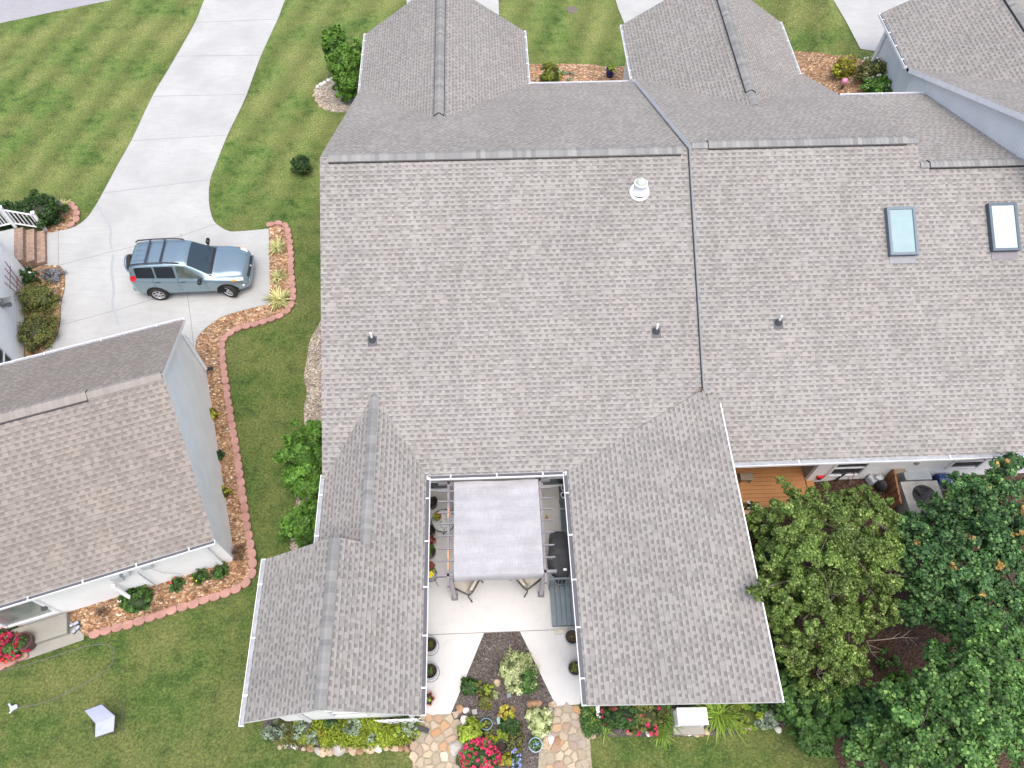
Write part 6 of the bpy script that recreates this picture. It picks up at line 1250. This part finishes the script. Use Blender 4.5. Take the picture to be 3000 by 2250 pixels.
        for x in (.86, 1.72):   # handles sit near the rear edge of each door
            y, z = surf(x - .62 if x < 1 else x - .58, 6.6); m = MB(); q = W((x - .62 if x < 1 else x - .58, sd * (y + .02), z)); m.bbox(q, (.17 * S, .035, .035), a, bev=.01); part('door_handle', m, M('handle_dark', (.03, .035, .04), .3), t)
    # windscreen and rear screen
    def wpatch(x0, x1, f0, mat, nm, off=.006):
        m = MB(); vs = []; nx, ny = 10, 10
        for i in range(nx + 1):
            x = x0 + (x1 - x0) * i / nx; s = sec(x); yr = s[11][0] * f0
            for k in range(ny + 1):
                y = -yr + 2 * yr * k / ny; z = float(np.interp(abs(y), [0, s[14][0], s[13][0], s[12][0], s[11][0]], [s[15][1], s[14][1], s[13][1], s[12][1], s[11][1]])); vs.append(W((x + off * .6, y, z + off)))
        m.add(vs, [(i * (ny + 1) + k, (i + 1) * (ny + 1) + k, (i + 1) * (ny + 1) + k + 1, i * (ny + 1) + k + 1) for i in range(nx) for k in range(ny)], smooth=True); return part(nm, m, mat, t)
    ws = wpatch(1.42, 2.10, .95, GLS, 'windscreen'); wpatch(2.10, 2.19, 1.02, M('black_trim', (.012, .012, .014), .5), 'wiper_cowl'); wpatch(-.80, -.66, .88, TINT, 'rear_screen')
    wpatch(1.33, 1.345, .97, PAINT, 'roof_edge', .008)
    for s_ in (-.35, .2):
        m = MB(); m.tube([W((2.13, s_, 1.10)), W((1.92, s_ + .42, 1.285))], .008, 5); part('wiper', m, M('black_trim', (.012, .012, .014), .5), t)
    # roof rails and bars
    RK = M('rack_dark', (.03, .035, .05), .4)
    for sd in (-1, 1):
        m = MB(); m.tube([W((x, sd * .585, z)) for x, z in ((-.62, 1.63), (-.5, 1.72), (.0, 1.755), (.7, 1.765), (1.0, 1.74), (1.18, 1.68))], .027 * S, 8); part('roof_rail', m, RK, t)
    for x in (-.02, .52): m = MB(); m.bbox(W((x, 0, 1.765)), (.06, 1.15 * S, .028), a, bev=.01); part('rack_bar', m, RK, t)
    for y in (-.36, -.12, .12, .36): m = MB(); m.box(W((-.1, y, 1.70)), (1.0 * S, .012, .008), a); part('roof_rib', m, PAINT, t)
    # wheels
    TY = M('tyre_rubber', (.018, .018, .018), .85, .2); RIM = M('alloy_silver', (.55, .55, .57), .3, .05, metal=.7); AR = M('arch_black', (.006, .006, .006), .9)
    def wheel(x, sd, steer=0., spare=False, z=.345, y=None):
        R0 = .345; c = W((x, sd * .80 if y is None else y, z)); ax = Matrix.Rotation(a + steer, 3, 'Z') @ (Matrix.Rotation(-sd * pi / 2, 3, 'X') if not spare else Matrix.Rotation(-pi / 2, 3, 'Y'))
        m = MB(); R_ = R0 * S; wd_ = .11 * S; m.lathe(c, [(R_ * .64, -wd_), (R_ * .92, -wd_), (R_, -wd_ * .7), (R_, wd_ * .7), (R_ * .92, wd_), (R_ * .66, wd_ * .95), (R_ * .64, wd_ * .6)], 36, m=ax)
        w_ = part('wheel', m, TY, t)
        m = MB(); m.lathe(c, [(R_ * .64, wd_ * .9), (R_ * .60, wd_ * .92), (R_ * .57, wd_ * .3), (R_ * .2, wd_ * .25), (.001, wd_ * .25)], 30, m=ax, mi=1); m.lathe(c, [(R_ * .655, wd_ * .55), (R_ * .655, wd_ * .97), (R_ * .59, wd_ * .97), (R_ * .585, wd_ * .5)], 30, m=ax)
        for k in range(6):
            b_ = 2 * pi * k / 6; p = c + ax @ Vector((cos(b_) * R_ * .36, sin(b_) * R_ * .36, wd_ * .75)); q = ax @ Matrix.Rotation(b_, 3, 'Z'); mm = MB(); mm.box((0, 0, 0), (R_ * .52, R_ * .17, .03)); m.add([p + q @ Vector(v) for v in mm.v], mm.f)
        m.lathe(c, [(R_ * .15, wd_ * .5), (R_ * .15, wd_ * .95), (.001, wd_ * 1.0)], 16, m=ax); part('rim', m, [RIM, AR], w_)
    for x, sd, st in ((0, -1, 0), (0, 1, 0), (2.62, -1, -.38), (2.62, 1, -.38)):
        # dark arch: an outline of the wheel opening standing 3 mm off the door skin
        m = MB(); vs = [W((x, sd * (.909 if x < 1 else .899), .36))]
        for k in range(25):
            b_ = pi * k / 24 * 1.12 - .19; vs.append(W((x + cos(b_) * .415, sd * (.909 if x < 1 else (.901 - max(0, cos(b_)) * .02)), .35 + sin(b_) * .415)))
        m.add(vs, [(0, k + 1, k + 2) for k in range(24)]); part('wheel_arch', m, AR, t)
        wheel(x, sd, st, y=sd * (.83 if x < 1 else .82))
    # spare wheel with cover on the tailgate
    c = W((-.97, .12, .98)); ax = Matrix.Rotation(a, 3, 'Z') @ Matrix.Rotation(-pi / 2, 3, 'Y'); m = MB(); r_ = .35 * S
    m.lathe(c, [(r_ * .9, -.10), (r_, -.07), (r_, .06)], 36, m=ax, mi=0); m.lathe(c, [(r_ * 1.01, .03), (r_ * 1.01, .09), (r_ * .93, .12), (.001, .125)], 36, m=ax, mi=1); part('spare_wheel', m, [TY, PAINT], t)
    # lamps, grille, bumper, mirrors
    HLM = M('headlamp_clear', (.62, .64, .62), .1, .1, 20, spec=1.); AMB = M('amber_lens', (.8, .3, .03), .2); RED = M('red_lens', (.5, .01, .02), .15, .1)
    for sd in (-1, 1):
        h_ = part('headlight', patch(2.98, 3.30, 7.0, 9.6, .012, sd, 8, 5, x0b=3.05, x1b=3.26), HLM, t); part('indicator', patch(2.90, 3.06, 6.7, 8.2, .014, sd, 4, 4), AMB, h_)
        part('taillight', patch(-.80, -.60, 6.6, 8.8, .012, sd, 5, 5, x1b=-.50), RED, t)
        y, z = surf(3.22, 4.4); m = MB(); m.ball(W((3.24, sd * (y + .0), z - .02)), .05, 0, 12); part('fog_light', m, HLM, t)
        m = MB(); c = W((1.80, sd * 1.0, 1.10)); m.bbox(c, (.13, .24, .16), a, bev=.04); m.box(W((1.82, sd * .89, 1.05)), (.06, .16, .05), a); part('mirror', m, M('mirror_black', (.02, .02, .025), .25), t)
    m = MB(); m.bbox(W((3.40, 0, .70)), (.10, .95 * S, .13), a, bev=.02, ry=.35); gr = part('grille', m, M('black_trim', (.012, .012, .014), .5), t)
    m = MB(); m.lathe(W((3.455, 0, .74)), [(.055, 0), (.055, .015), (.035, .015), (.035, 0)], 20, m=Matrix.Rotation(a, 3, 'Z') @ Matrix.Rotation(pi / 2 - .35, 3, 'Y')); m.tube([W((3.47, -.045, .745)), W((3.47, .045, .745))], .008, 5); part('emblem', m, CHR, gr)
    m = MB(); m.bbox(W((3.42, 0, .60)), (.10, 1.25 * S, .07), a, bev=.03); m.bbox(W((3.34, 0, .38)), (.12, 1.3 * S, .16), a, bev=.04); part('front_bumper', m, PAINT, t)
    m = MB(); m.bbox(W((-.85, 0, .47)), (.16, 1.5 * S, .20), a, bev=.05); part('rear_bumper', m, PAINT, t)
    m = MB(); m.tube([W((2.2, -.70, .985)), W((2.6, -.66, .975)), W((3.0, -.60, .935)), W((3.24, -.5, .86))], .006, 5); m.tube([W((2.2, .70, .985)), W((2.6, .66, .975)), W((3.0, .60, .935)), W((3.24, .5, .86))], .006, 5)
build_car()

g = A(1600, 1512, .04); o_ = bpy.data.objects.new('fallen_leaf', leafmesh('l', np.array([[g[0], g[1], .05], [g[0] + .03, g[1] - .05, .045], [g[0] - .02, g[1] - .09, .05]]), .07, LF['orange'], 1., 1.8, (*g, .03))); sc.collection.objects.link(o_); o_.location = (*g, .03); tag(o_, 'curled orange brown leaf on the patio right of the pergola', 'leaf')
